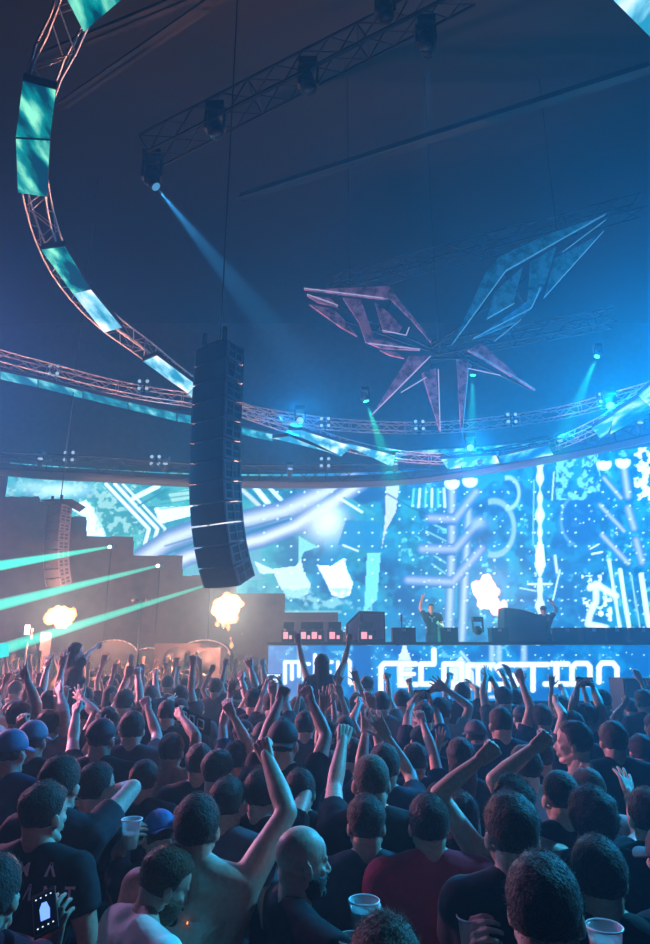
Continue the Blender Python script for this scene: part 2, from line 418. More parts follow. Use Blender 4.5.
    if not bare:
        S = remesh(shirt, vox * 1.1, 3, .5); v = S.V()
        # fabric folds running with the body
        ns = np.array([mnoise.noise(V((p[0] * 9, p[1] * 9, p[2] * 16 + seed))) + .5 * mnoise.noise(V((p[0] * 26, p[1] * 26 + seed, p[2] * 20))) for p in v]) if lod < 2 else np.zeros(len(v))
        c = np.array([0, 0, 0]); d = v - np.array(J(0, 0, 1.2)); d[:, 2] *= .2; d /= np.linalg.norm(d, axis=1)[:, None] + 1e-6
        k = MB(); k.add(v + d * (ns * .006)[:, None], S.f); S = k
    Lg = remesh(legs, max(vox, .016) * 1.2, 3)
    return dict(body=B, shirt=S, legs=Lg, HM=HM, joints=joints, R0=R0, Rz=Rz, s=s)

SKINS = [(.60, .42, .34), (.54, .37, .29), (.66, .49, .41), (.42, .26, .19), (.60, .44, .37)]
def assemble(fg, label, yaw, hair, skin, hcol, shirt_col, cat='person', group=None, lod=0, seed=0, cap_kw=None):
    o = obj('person', fg['body'], SKIN, color=skin); o.location = fg['R0']; o.rotation_euler.z = yaw; tag(o, label, cat, group)
    if fg['shirt'] is not None: obj('shirt', fg['shirt'], CLOTH, o, color=shirt_col)
    obj('trousers', fg['legs'], DENIM, o)
    HM = fg['HM']
    if hair == 'cap' or hair == 'capback':
        obj('hair', xf(build_hair('buzz', max(lod, 1), seed), HM), HAIR, o, color=hcol)
        obj('cap', xf(build_cap(lod, hair == 'capback'), HM), CAPM, o, color=cap_kw or (.02, .02, .03))
    elif hair and hair != 'bald':
        obj('hair', xf(build_hair(hair, lod, seed), HM), HAIR, o, color=hcol)
    return o

PEOPLE = []      # (x, y) of every figure, for spacing
REG = []
def person(x, ytop, d=None, H=1.78, yaw=0, A={}, hair='short', skin=0, hcol=(.02, .014, .01), shirt=(.015, .015, .02), label='', bare=False, beard=False, lod=None,
           sleeve=.5, fem=False, lean=(0, 0), hr=(0, 0, 0), build=1., capcol=None, sit=False, floor=0., tank=False):
    if d is not None:
        P = atd(x, ytop, d); d0 = d
        if not sit and not floor and d > 3.9:
            for k in range(12):
                if all((P.x - a) ** 2 + (P.y - b) ** 2 > .36 ** 2 for a, b in PEOPLE): break
                d = d0 + (.14 * (k // 2 + 1)) * (1 if k % 2 else -1); P = atd(x, ytop, d)
        H = P.z
    else: P = atZ(x, ytop, H)
    seed = int(x * 7 + ytop * 13); yaw = math.radians(yaw)
    hd = (P - CAM).length
    if lod is None: lod = 0 if hd < 3.9 else (1 if hd < 9 else 2)
    # the crown sits over the root unless the body leans
    s = (H - floor) / 1.78 if not sit else 1
    off = Matrix.Rotation(yaw, 3, 'Z') @ V((lean[0] * .83 * s, (lean[1] * .83) * s - .004, 0))
    H2 = H + (.5 * (lean[0] ** 2 + lean[1] ** 2) * .83 * s if not sit else 0)
    root = (P.x - off.x, P.y - off.y)
    fg = figure(root, yaw, H2, A, lod, fem, build, lean, tuple(math.radians(a) for a in hr), sit, floor, bare, sleeve, seed, tank)
    o = assemble(fg, label, yaw, hair, SKINS[skin] if isinstance(skin, int) else skin, hcol, shirt, lod=lod, seed=seed, cap_kw=capcol)
    if beard: obj('beard', xf(build_beard(), fg['HM']), HAIR, o, color=hcol)
    if lod == 0:
        pass
    PEOPLE.append(root); REG.append((x, ytop, label)); fg['obj'] = o
    return fg
def hand_pos(fg, side, k=.075):
    sh, e, w, hd = fg['joints'][side]; return fg['R0'] + fg['Rz'] @ (w + hd * k * fg['s'])
# ------------------------------------------------------------------ the hall
HX, HY0, HY1, HZ = 24, -8, 30, 19
def slab(name, x0, x1, y0, y1, z0, z1, m): return struct(name, MB().box(((x0 + x1) / 2, (y0 + y1) / 2, (z0 + z1) / 2), ((x1 - x0) / 2, (y1 - y0) / 2, (z1 - z0) / 2)), m)
slab('floor', -HX, HX, HY0, HY1, -.3, 0, CONC)
slab('ceiling', -HX, HX, HY0, HY1, HZ, HZ + .3, BLK)
slab('wall_left', -HX - .3, -HX, HY0, HY1, 0, HZ, DRAPE); slab('wall_right', HX, HX + .3, HY0, HY1, 0, HZ, DRAPE)
slab('wall_back', -HX, HX, HY1, HY1 + .3, 0, HZ, DRAPE); slab('wall_front', -HX, HX, HY0 - .3, HY0, 0, HZ, DRAPE)

# the haze that fills the hall
w = bpy.data.worlds.new('world'); scene.world = w; w.use_nodes = True; nt = w.node_tree
nt.nodes['Background'].inputs[0].default_value = (0, .01, .02, 1); nt.nodes['Background'].inputs[1].default_value = .2
vs_ = nt.nodes.new('ShaderNodeVolumeScatter')
vs_.inputs['Color'].default_value = HAZEC; vs_.inputs['Density'].default_value = HAZE; vs_.inputs['Anisotropy'].default_value = HG
nt.links.new(vs_.outputs[0], nt.nodes['World Output'].inputs['Volume'])

# ------------------------------------------------------------------ LED pictures, drawn as light values per diode
class Pic:
    def __init__(s, X, Y, base): s.X = X; s.Y = Y; s.c = np.tile(np.array(base, float), (len(X), 1))
    def mixin(s, a, col): a = np.clip(a, 0, 1)[:, None]; s.c = s.c * (1 - a) + np.array(col, float) * a
    def seg(s, p, q): 
        p = np.array(p, float); q = np.array(q, float); d = q - p; t = np.clip(((s.X - p[0]) * d[0] + (s.Y - p[1]) * d[1]) / (d @ d), 0, 1)
        return np.hypot(s.X - p[0] - t * d[0], s.Y - p[1] - t * d[1])
    def line(s, pts, w, col, soft=.6, a=1.):
        D = np.min([s.seg(p, q) for p, q in zip(pts, pts[1:])], axis=0); s.mixin(a * sstep(w / 2 + soft, w / 2 - soft, D), col)
    def pipe(s, pts, w, hi=(.58, .86, 1.25), lo=(.03, .22, .68), a=1.):
        w = w * 1.2
        D = np.min([s.seg(p, q) for p, q in zip(pts, pts[1:])], axis=0); r = D / (w / 2)
        k = np.exp(-(r / .55) ** 2)[:, None]; c = np.array(lo) * (1 - k) + np.array(hi) * k; m = (a * sstep(1.1, .85, r))[:, None]; s.c = s.c * (1 - m) + c * m
    def poly(s, pts, col, a=1.):
        ins = np.zeros(len(s.X), bool); j = len(pts) - 1
        for i in range(len(pts)):
            xi, yi = pts[i]; xj, yj = pts[j]
            if yi != yj: ins ^= ((yi > s.Y) != (yj > s.Y)) & (s.X < (xj - xi) * (s.Y - yi) / (yj - yi) + xi)
            j = i
        s.mixin(a * ins, col)
    def blob(s, x, y, rx, ry, col, a=1.): s.mixin(a * np.exp(-(((s.X - x) / rx) ** 2 + ((s.Y - y) / ry) ** 2)), col)
def vnoise(X, Y, sc, seed=0):
    """smooth value noise"""
    r = np.random.default_rng(seed); T = r.random((128, 128)); x = X / sc + 500; y = Y / sc + 500
    i = np.floor(x).astype(int); j = np.floor(y).astype(int); fx = x - i; fy = y - j; fx = fx * fx * (3 - 2 * fx); fy = fy * fy * (3 - 2 * fy)
    g = lambda a, b: T[a % 128, b % 128]
    return (g(i, j) * (1 - fx) + g(i + 1, j) * fx) * (1 - fy) + (g(i, j + 1) * (1 - fx) + g(i + 1, j + 1) * fx) * fy
def fbm(X, Y, sc, seed=0, o=4): return sum(vnoise(X, Y, sc / 2 ** k, seed + k) * .5 ** (k + 1) for k in range(o)) / (1 - .5 ** o)
W_ = (1.15, 1.9, 2.5); CY = (.10, .95, 1.05); TL = (.04, .70, .72)
def dots(P, x0, x1, y0, y1, step, r=.85, seed=3, jit=0.6):
    rs = np.random.default_rng(seed)
    gx = np.round((P.X - x0) / step); gy = np.round((P.Y - y0) / step)
    D = np.hypot(P.X - x0 - gx * step, P.Y - y0 - gy * step); ok = (P.X > x0 - 2) & (P.X < x1) & (P.Y > y0 - 2) & (P.Y < y1) & ((gx * 7 + gy * 3) % 11 > 1)
    P.mixin(ok * sstep(r + .5, r - .4, D), W_)

def wall_picture(X, Y):
    P = Pic(X, Y, (.0, .15, .48)); n1 = fbm(X, Y, 26, 1); n2 = fbm(X, Y, 9, 5); n3 = fbm(X, Y, 5, 9, 3)
    left = sstep(330, 230, X)
    P.mixin(sstep(.40, .62, n1) * .8, (.0, .38, .82)); P.mixin(sstep(.5, .64, fbm(X, Y, 17, 77)) * .40, (.02, .75, 1.0)); P.mixin(left * .9, (.02, .42, .62)); P.mixin(left * sstep(.42, .60, n1), (.05, .62, .74))
    P.mixin(left * sstep(.50, .64, n2) * .5, (.12, .85, .9))
    # left: foliage texture, white patches, chevrons
    P.mixin(left * sstep(.57, .62, n3) * .45 * (X < 150), (.6, 1.2, 1.15))
    P.blob(60, 490, 26, 6, W_, .7); P.blob(30, 486, 16, 5, (.5, 1.1, 1.2), .7)
    P.poly([(68, 507), (86, 500), (97, 512), (106, 536), (85, 536), (84, 517)], W_, .95)
    P.poly([(96, 488), (128, 510), (138, 534), (108, 536), (94, 512)], (.02, .45, .56), .8); P.mixin((X > 96) * (X < 138) * (Y > 486) * (Y < 536) * sstep(.52, .56, n3) * .8, (.45, 1.05, 1.1))
    for k, (dx, w) in enumerate(((0, 3.4), (9, 3.4), (17, 2.2))):
        P.line([(106 + dx, 484), (149 + dx * .95, 529), (141 + dx * .9, 558)], w + 2.5, (.0, .33, .55)); P.line([(106 + dx, 484), (149 + dx * .95, 529), (141 + dx * .9, 558)], w, W_)
    P.line([(134, 498), (158, 486)], 5, W_, a=.9); P.line([(138, 506), (166, 490)], 2, (.0, .35, .5))
    P.poly([(154, 508), (192, 505), (194, 515), (160, 524)], W_, .95); P.poly([(168, 493), (192, 488), (194, 498), (172, 503)], (.5, 1.1, 1.15), .9)
    for k in range(4): P.line([(160, 494 + 5 * k), (192, 490 + 5 * k)], 1, (.0, .45, .5))
    P.poly([(186, 548), (232, 530), (262, 540), (262, 580), (186, 580)], (.16, .55, .85), .7)
    P.line([(238, 486), (262, 508)], 4, (.75, 1.1, 1.3)); P.line([(254, 486), (272, 508)], 5, W_); P.line([(268, 486), (284, 503)], 3.5, W_, a=.9); P.line([(246, 486), (264, 506)], 2.5, (.0, .3, .6))
    P.pipe([(140, 560), (170, 540), (205, 527), (248, 520), (285, 511), (315, 497), (352, 480)], 19, hi=(.85, 1.15, 1.4))
    P.pipe([(150, 574), (190, 556), (225, 548), (262, 539), (295, 526), (325, 508), (362, 482)], 15, hi=(.95, 1.25, 1.5))
    P.line([(165, 546), (205, 534), (250, 527), (290, 516)], 1.6, (.02, .30, .62), a=.8); P.line([(145, 563), (195, 543), (245, 534), (292, 519)], 2.2, (.0, .25, .6), a=.8)
    P.blob(324, 524, 19, 17, (.95, 1.2, 1.45), 1.); P.blob(330, 518, 12, 14, W_, .8)
    for k in range(3): P.line([(338 + 6 * k, 497 + k), (362 + 6 * k, 512 + k)], 2.4, W_ if k == 0 else (.05, .6, .8), a=.9)
    P.poly([(346, 520), (382, 522), (378, 552), (338, 545)], (.0, .36, .85), .9); P.line([(343, 545), (358, 551)], 1.8, (.9, 1.4, 1.4))
    P.poly([(299, 536), (318, 547), (304, 552), (298, 566)], (.35, 1.15, 1.15), .9)
    # two pale cups
    P.poly([(254, 561), (272, 569), (296, 566), (301, 559), (304, 573), (311, 584), (308, 594), (298, 598), (287, 596), (279, 585), (274, 573), (260, 573)], (.80, 1.30, 1.50))
    P.poly([(317, 565), (331, 566), (344, 558), (347, 570), (353, 583), (350, 595), (342, 598), (332, 595), (326, 582)], W_)
    P.mixin((Y > 588) * (X > 284) * (X < 372) * sstep(.45, .6, n2) * .8, (.35, 1.0, 1.15)); P.line([(284, 612), (340, 612)], 3, (.3, .9, .95), a=.6)
    # pale column
    P.poly([(386, 480), (400, 480), (396, 512), (386, 530), (381, 552), (385, 520)], (.75, 1.05, 1.35)); P.poly([(367, 553), (381, 553), (377, 600), (364, 612)], (.25, 1.15, 1.25))
    P.poly([(338, 614), (364, 608), (362, 632), (338, 630)], (.0, .4, .85), .7)
    # right: darker machine with foliage sparkle
    right = sstep(395, 405, X)
    P.mixin(right * sstep(.52, .64, n1) * .7, (.0, .12, .46)); P.mixin(right * sstep(.60, .66, n3) * sstep(.46, .56, n2) * sstep(.5, .58, n1) * .8, (.25, 1.25, 1.30)); P.mixin(right * sstep(.5, .7, n2) * .5, (.0, .45, .95))
    P.poly([(412, 488), (445, 488), (446, 508), (411, 508)], (.0, .45, .70), .8)
    for k in range(6): P.line([(414 + 6 * k, 489), (412 + 6.6 * k, 507)], 2.2, W_ if k % 2 else (.2, 1.2, 1.1), a=.85)
    P.line([(384, 492), (410, 507), (446, 523)], 1.4, (.0, .12, .4))
    for k in range(5): P.line([(424 + k * 2, 520 + 11 * k), (446, 530 + 11 * k)], 1.6, (.4, 1.2, 1.3), a=.7)
    P.pipe([(452, 482), (452, 545), (449, 632)], 9); P.pipe([(469, 510), (466, 560), (462, 640)], 8); P.line([(460, 520), (458, 620)], 2.5, (.0, .2, .55))
    for (a, b, c) in (((430, 518), (455, 519), (476, 492)), ((422, 549), (455, 549), (480, 521)), ((408, 580), (453, 582), (482, 548))):
        P.pipe([a, b, c], 9.5, hi=(.50, .70, 1.2)); P.line([(a[0], a[1] + 6), (b[0], b[1] + 6)], 1.4, (.0, .12, .5), a=.8)
    P.blob(482, 508, 10, 7, (.0, .06, .32), .9); P.blob(480, 538, 10, 9, (.02, .08, .36), .9); P.blob(478, 523, 9, 5, (.5, .8, 1.2), .7)
    D = np.abs(np.hypot((X - 494) / 1.0, (Y - 528) / 1.35) - 20); P.mixin((X > 488) * sstep(3.2, 1.2, D), (.35, .75, 1.2))
    D = np.abs(np.hypot(X - 508, (Y - 493) / 1.4) - 11); P.mixin((X > 505) * sstep(2.4, 1, D), (.45, .95, 1.25))
    D = np.hypot(X - 580, (Y - 520) / 1.35); P.mixin(sstep(19, 16, D) * .75, (.0, .12, .50)); P.mixin(sstep(2, .6, np.abs(D - 19)) * .9 * (X < 575), (.25, .75, 1.05))
    P.poly([(560, 500), (590, 480), (606, 560), (590, 640), (560, 640), (548, 560)], (.0, .16, .60), .45)
    P.mixin((X > 556) * (X < 600) * (Y < 500) * sstep(.50, .56, n3) * .8, (.3, 1.2, 1.2))
    # bright beaded column
    bw = 2.4 + 2.2 * np.sin((Y - 470) / 4.1) * np.sin((Y - 470) / 9.7); P.mixin(sstep(bw + 1, bw - 1, np.abs(X - 540)) * .95, W_); P.poly([(536, 548), (540, 535), (544, 548), (545, 566), (540, 576), (535, 566)], W_)
    P.line([(534, 480), (533, 545)], 1.3, (.3, 1.0, 1.2)); P.line([(528, 584), (552, 584)], 1.6, W_); P.line([(540, 580), (540, 608)], 5, (.9, 1.3, 1.4))
    P.line([(554, 472), (552, 500)], 1.2, W_, a=.8); P.line([(555, 556), (557, 572)], 3, (.8, 1.3, 1.3)); P.line([(520, 588), (536, 591)], 1.5, (.7, 1.2, 1.3)); P.line([(560, 570), (553, 600)], 1.2, W_)
    # right pipes and white machine figure
    for a, b, w in (((604, 478), (621, 498), 5), ((600, 505), (624, 531), 5), ((602, 535), (628, 563), 6)): P.pipe([a, b], w)
    P.pipe([(624, 468), (628, 496)], 8); P.pipe([(628, 508), (634, 528)], 8, a=.9); P.pipe([(636, 540), (642, 562)], 8, a=.9)
    P.line([(609, 560), (620, 628)], 3, W_, a=.9); P.line([(620, 570), (631, 640)], 4, W_, a=.95); P.line([(631, 575), (640, 628)], 1.6, (.5, 1.1, 1.3)); P.line([(641, 575), (649, 626)], 5, W_, a=.9); P.line([(655, 470), (665, 640)], 6, W_, a=.7)
    P.line([(590, 588), (596, 584), (616, 596)], 6, W_, soft=1.5); P.line([(596, 590), (596, 602), (590, 614), (588, 624), (606, 628)], 6, W_, soft=1.5, a=.9)
    P.mixin((X > 582) * (X < 612) * (Y > 575) * (Y < 632) * sstep(.55, .6, n3), W_); P.line([(592, 554), (602, 552)], 1.8, W_); P.line([(590, 549), (599, 544)], 1.2, W_)
    P.mixin((X > 634) * (Y < 500) * sstep(.48, .55, n3), W_)
    for x, y in ((452, 483), (470, 481), (604, 464), (623, 462)): P.mixin(sstep(8.5, 6.5, np.hypot(X - x, (Y - y) * 1.15)) * (Y > y - 3), W_)
    dots(P, 264, 670, 492, 640, 13.55)
    r = np.random.default_rng(4)
    for _ in range(150):
        x = r.uniform(400, 660); y = r.uniform(470, 635); P.mixin(sstep(r.uniform(.6, 1.3), .2, np.hypot(X - x, Y - y)) * .9, W_)
    return P.c

def booth_picture(X, Y):
    P = Pic(X, Y, (.0, .18, .66)); n1 = fbm(X, Y, 18, 21); n3 = fbm(X, Y, 4, 33, 3)
    P.mixin(sstep(.4, .65, n1) * .7, (.0, .42, 1.0)); P.mixin(sstep(.60, .66, n3) * sstep(.5, .62, n1) * (Y < 660) * .7, (.2, .9, 1.2)); P.mixin(sstep(330, 270, X) * .45, (.35, .50, .95))
    G = (1.25, 1.6, 1.9)
    def st(pts, w=5.2): P.line(pts, w + 2.5, (.1, .45, 1.1), soft=1.6, a=.35); P.line(pts, w, G, soft=.5)
    # pale light columns and a pale bottle shape behind the lettering
    for x in (300, 492, 499, 524): P.line([(x, 645), (x, 668)], 5, (.55, 1.0, 1.35), soft=2, a=.8)
    P.poly([(397, 688), (397, 662), (401, 652), (403, 645), (406, 645), (408, 652), (412, 662), (412, 688)], (1.0, 1.3, 1.5), .9)
    P.line([(461, 652), (474, 668)], 3, (.5, 1.0, 1.3)); P.poly([(449, 668), (461, 656), (474, 672), (474, 690), (449, 690)], (1.1, 1.35, 1.6), .9)
    # large lettering: r e c b m s t i o n
    st([(381, 692), (381, 667), (384, 663.5), (398, 663.5)]); st([(416, 664), (401, 664), (401, 684.5), (417, 684.5)]); st([(402, 674), (414, 674)], 4)
    st([(434, 650), (434, 664), (421, 664), (421, 684), (441, 684)]); st([(444, 690), (444, 664), (462, 664), (462, 684), (446, 684)])
    st([(468, 690), (468, 665), (494, 665)]); st([(478, 665), (478, 690)], 4.6); st([(489, 665), (489, 690)], 4.6)
    st([(524, 664.5), (500, 664.5), (497, 668), (502, 675), (517, 676), (517, 684.5), (496, 684.5)]); st([(520, 664.5), (548, 664.5)]); st([(533, 666), (533, 690)])
    st([(552, 664), (568, 664)]); st([(556.5, 664), (556.5, 684)], 6); st([(545, 684), (569, 684)])
    st([(572, 684), (572, 667), (576, 663.5), (587, 663.5), (590, 667), (590, 684), (572, 684)]); st([(599, 682), (599, 667), (602, 663), (613, 663), (617, 668), (617, 682)])
    # small lettering at the left end: m c i e l
    for pts in ([(285, 683), (285, 662), (299, 662), (299, 676)], [(292, 663), (292, 679)], [(309, 664), (304, 664), (304, 680), (310, 680)], [(315, 655), (315, 682)], [(332, 662), (320, 662), (320, 683), (332, 683)], [(320, 672), (330, 672)],
                [(338, 662), (338, 683)], [(344, 656), (350, 662), (350, 683), (358, 683)]): st(pts, 3.6)
    P.line([(490, 697), (520, 697)], 3, (1.0, 1.2, 1.5), a=.7); dots(P, 372, 660, 655, 690, 13.6, .6)
    r = np.random.default_rng(8)
    for _ in range(60):
        x = r.uniform(280, 660); y = r.uniform(645, 695); P.mixin(sstep(.9, .2, np.hypot(X - x, Y - y)) * .9, W_)
    return P.c

def led_mesh(pos, nu, nv, picture, keep=None, thick=(0, .12, 0)):
    """pos(u,v)->world; grid of diodes facing the room, plus an edge so the wall has thickness"""
    u, v = np.meshgrid(np.linspace(0, 1, nu), np.linspace(0, 1, nv), indexing='ij'); P = pos(u.ravel(), v.ravel()); X, Y, _ = proj_np(P)
    col = picture(X, Y); idx = np.arange(nu * nv).reshape(nu, nv)
    f = np.stack([idx[:-1, :-1], idx[1:, :-1], idx[1:, 1:], idx[:-1, 1:]], -1).reshape(-1, 4)
    if keep is not None: k = keep(X, Y); f = f[k[f].all(1)]
    used = np.unique(f); mp = -np.ones(nu * nv, int); mp[used] = np.arange(len(used)); f = mp[f]; P = P[used]; col = col[used]
    me = bpy.data.meshes.new('led'); me.vertices.add(len(P)); me.vertices.foreach_set('co', P.ravel().astype(np.float32))
    me.loops.add(f.size); me.loops.foreach_set('vertex_index', f.ravel().astype(np.int32)); me.polygons.add(len(f)); me.polygons.foreach_set('loop_start', np.arange(0, f.size, 4, dtype=np.int32))
    me.update(calc_edges=True); me.validate()
    a = me.color_attributes.new('picture', 'FLOAT_COLOR', 'POINT'); a.data.foreach_set('color', np.hstack([np.clip(col, 0, 4), np.ones((len(P), 1))]).ravel().astype(np.float32))
    return me
LEDM = emat('led_screen', (1, 1, 1), LEDS, attr='picture')
# main wall: an arc through three measured points
pA, pB, pC = atd(8, 478, 22.4), atd(330, 487, 23.8), atd(650, 455, 20.7)
def circ(a, b, c):
    ax, ay, bx, by, cx, cy = a.x, a.y, b.x, b.y, c.x, c.y; d = 2 * (ax * (by - cy) + bx * (cy - ay) + cx * (ay - by))
    ux = ((ax * ax + ay * ay) * (by - cy) + (bx * bx + by * by) * (cy - ay) + (cx * cx + cy * cy) * (ay - by)) / d
    uy = ((ax * ax + ay * ay) * (cx - bx) + (bx * bx + by * by) * (ax - cx) + (cx * cx + cy * cy) * (bx - ax)) / d
    return ux, uy, math.hypot(ax - ux, ay - uy)
cx_, cy_, cr_ = circ(pA, pB, pC); print('wall arc', cx_, cy_, cr_, pA, pB, pC)
thA = math.atan2(pA.x - cx_, pA.y - cy_); thC = math.atan2(pC.x - cx_, pC.y - cy_) + .22
WZ0, WZ1 = 1.7, 8.75
def wallpos(u, v, dr=0): th = thA + (thC - thA) * u; return np.stack([cx_ + (cr_ + dr) * np.sin(th), cy_ + (cr_ + dr) * np.cos(th), WZ0 + (WZ1 - WZ0) * v], 1)
STEPS = [(39, 497), (68, 502), (86, 517), (133, 537), (182, 556), (236, 576), (284, 594), (338, 613), (366, 632), (9999, 700)]
def keepw(X, Y):
    lim = np.full(len(X), 0.); done = np.zeros(len(X), bool)
    for x, y in STEPS: m = (X < x) & ~done; lim[m] = y; done |= m
    return Y < lim
lw = obj('led_wall', led_mesh(wallpos, 760, 230, wall_picture, keepw), LEDM)
tag(lw, 'huge curved cyan and white video wall behind the stage with a stepped lower left edge', 'video wall')
bk = MB(); bu, bv = np.meshgrid(np.linspace(-.12, 1.06, 60), np.array([0, 1.]), indexing='ij'); bp = wallpos(bu.ravel(), bv.ravel(), .25); bp[:, 2] = np.where(bv.ravel() > 0, 9.2, .02)
bk.add(bp, [(2 * i, 2 * i + 2, 2 * i + 3, 2 * i + 1) for i in range(59)]); bp2 = bp.copy(); bp2[:, :2] *= 1.01; bk.add(bp2, [(2 * i, 2 * i + 1, 2 * i + 3, 2 * i + 2) for i in range(59)])
obj('backing_drape', bk, DRAPE, lw)

# ------------------------------------------------------------------ trusses
def smooth_path(pts, n):
    pts = [V(p) for p in pts]; out = []
    for i in range(len(pts) - 1):
        p0 = pts[max(i - 1, 0)]; p1 = pts[i]; p2 = pts[i + 1]; p3 = pts[min(i + 2, len(pts) - 1)]
        for k in range(n):
            t = k / n; out.append(.5 * ((2 * p1) + (p2 - p0) * t + (2 * p0 - 5 * p1 + 4 * p2 - p3) * t * t + (3 * p1 - p0 - 3 * p2 + p3) * t ** 3))
    out.append(pts[-1]); return out
def truss(name, path, w, h, label, m=ALU, r=.025, step=.5, cat='truss', group=None, closed=False):
    """box truss along a world path: four chords and zigzag lacing"""
    L = [0]
    for a, b in zip(path, path[1:]): L.append(L[-1] + (b - a).length)
    n = max(2, int(L[-1] / step)); P = []
    j = 0
    for i in range(n + 1):
        t = L[-1] * i / n
        while j < len(L) - 2 and L[j + 1] < t: j += 1
        P.append(path[j].lerp(path[j + 1], (t - L[j]) / (L[j + 1] - L[j] + 1e-9)))
    C = []
    for i, p in enumerate(P):
        t = (P[min(i + 1, n)] - P[max(i - 1, 0)]).normalized(); s = t.cross(V((0, 0, 1))); s = s.normalized() if s.length > .1 else V((1, 0, 0)); u = s.cross(t)
        C.append([p + s * (a * w / 2) + u * (b * h / 2) for a, b in ((-1, -1), (1, -1), (1, 1), (-1, 1))])
    root = empty(name, P[0], label, cat, group); root.location = (0, 0, 0)
    for k in range(4):
        mb = MB()
        for a, b in zip(C, C[1:]): mb.tube(a[k], b[k], r, n=6, cap=False)
        obj('chord', mb, m, root)
    mb = MB()
    for i in range(n):
        for k in range(4):
            k2 = (k + 1) % 4; a, b = (C[i][k], C[i + 1][k2]) if i % 2 else (C[i][k2], C[i + 1][k]); mb.tube(a, b, r * .55, n=5, cap=False)
        if i % 4 == 0:
            for k in range(4): mb.tube(C[i][k], C[i][(k + 1) % 4], r * .6, n=5, cap=False)
    obj('lacing', mb, m, root); root['n'] = n
    return root, P
Z1, Z2, ZH = 8.3, 10.4, 8.95
ringpx = [(88, -30), (66, 28), (45, 70), (36, 110), (32, 150), (36, 192), (46, 232), (62, 268), (86, 300), (112, 325), (146, 350), (190, 384), (240, 409), (300, 430), (350, 446), (400, 456), (450, 459), (500, 457), (550, 446), (600, 424), (640, 398), (680, 368), (716, 325)]
ringp = smooth_path([atZ(x, y, Z1 + .30) for x, y in ringpx], 6)
truss('ring_truss', ringp, .30, .28, 'large curved lighting truss ring sweeping from upper left over the crowd to the stage', r=.017, step=.42)
r2px = [(-30, 350), (0, 358), (50, 371), (100, 384), (150, 394), (190, 400), (260, 414), (330, 424), (400, 428), (450, 427), (510, 421), (560, 413), (600, 403), (660, 386)]
r2p = smooth_path([atZ(x, y, Z2 + .35) for x, y in r2px], 6)
truss('outer_ring_truss', r2p, .36, .36, 'higher outer truss ring with pale chords, crossing behind the big loudspeaker column', r=.024, step=.55)
hpx = [(-25, 462), (40, 465), (100, 468), (190, 474), (300, 476), (400, 474), (450, 468), (520, 456), (600, 440), (680, 420)]
hpd = [21.6, 21.9, 22.2, 22.6, 22.8, 22.4, 21.9, 21.0, 19.9, 18.9]
hp = smooth_path([atd(x, y, d) for (x, y), d in zip(hpx, hpd)], 5)
truss('header_truss', hp, .7, .6, 'dark lattice header truss running along the top of the video wall', r=.03, step=.6, m=STEEL)
fb = MB(); fpx = [(-25, 472), (40, 478), (100, 481), (190, 486), (300, 487.5), (370, 486), (400, 484), (450, 478), (520, 467.5), (600, 452), (680, 434)]
fd = [21.3, 21.6, 21.9, 22.3, 22.5, 22.3, 22.1, 21.6, 20.7, 19.6, 18.6]
fp = smooth_path([atd(x, y, d) for (x, y), d in zip(fpx, fd)], 5)
v = []; 
for p in fp: v += [p, p + V((0, 0, .42)), p + V((0, .18, .42)), p + V((0, .18, 0))]
fb.add(v, [(4 * i + a, 4 * i + (a + 1) % 4, 4 * i + 4 + (a + 1) % 4, 4 * i + 4 + a) for i in range(len(fp) - 1) for a in range(4)])
tag(obj('fascia', fb, mat('blue_grey_fascia', (.05, .09, .12), rough=.6)), 'smooth dark curved fascia strip hiding the top edge of the video wall', 'fascia')

# LED tiles hung on the rings
def tile_mat(name, c0, c1, c2, sc, s, wv=0):
    m = bpy.data.materials.new(name); m.use_nodes = True; nt = m.node_tree; N = nt.nodes; L = nt.links; N.clear()
    o = N.new('ShaderNodeOutputMaterial'); e = N.new('ShaderNodeEmission'); e.inputs[1].default_value = s; tc = N.new('ShaderNodeTexCoord'); n = N.new('ShaderNodeTexNoise'); n.inputs['Scale'].default_value = sc; n.inputs['Detail'].default_value = 7
    mp = N.new('ShaderNodeMapping'); mp.inputs['Scale'].default_value = (1, .35, 1); oi = N.new('ShaderNodeObjectInfo'); ad = N.new('ShaderNodeVectorMath'); ad.operation = 'ADD'
    L.new(tc.outputs['Object'], ad.inputs[0]); L.new(oi.outputs['Random'], ad.inputs[1]); L.new(ad.outputs[0], mp.inputs[0]); L.new(mp.outputs[0], n.inputs['Vector'])
    cr = N.new('ShaderNodeValToRGB'); E = cr.color_ramp.elements; E[0].position = .41; E[0].color = (*c0, 1); E[1].position = .62; E[1].color = (*c2, 1); k = E.new(.5); k.color = (*c1, 1)
    L.new(n.outputs['Fac'], cr.inputs[0]); L.new(cr.outputs[0], e.inputs[0]); L.new(e.outputs[0], o.inputs[0]); return m
T_A = tile_mat('tile_green', (0, .05, .10), (.0, .30, .32), (.30, 1.0, .70), 3.2, 1.1); T_B = tile_mat('tile_pale', (.02, .30, .50), (.25, .70, .92), (.95, 1, 1), 2.2, 1.2)
T_C = tile_mat('tile_cyan', (0, .16, .30), (.02, .42, .55), (.30, .85, .9), 2.3, .95); T_D = tile_mat('tile_blue', (0, .12, .40), (.05, .45, .85), (.7, 1, 1), 1.4, 1.1)
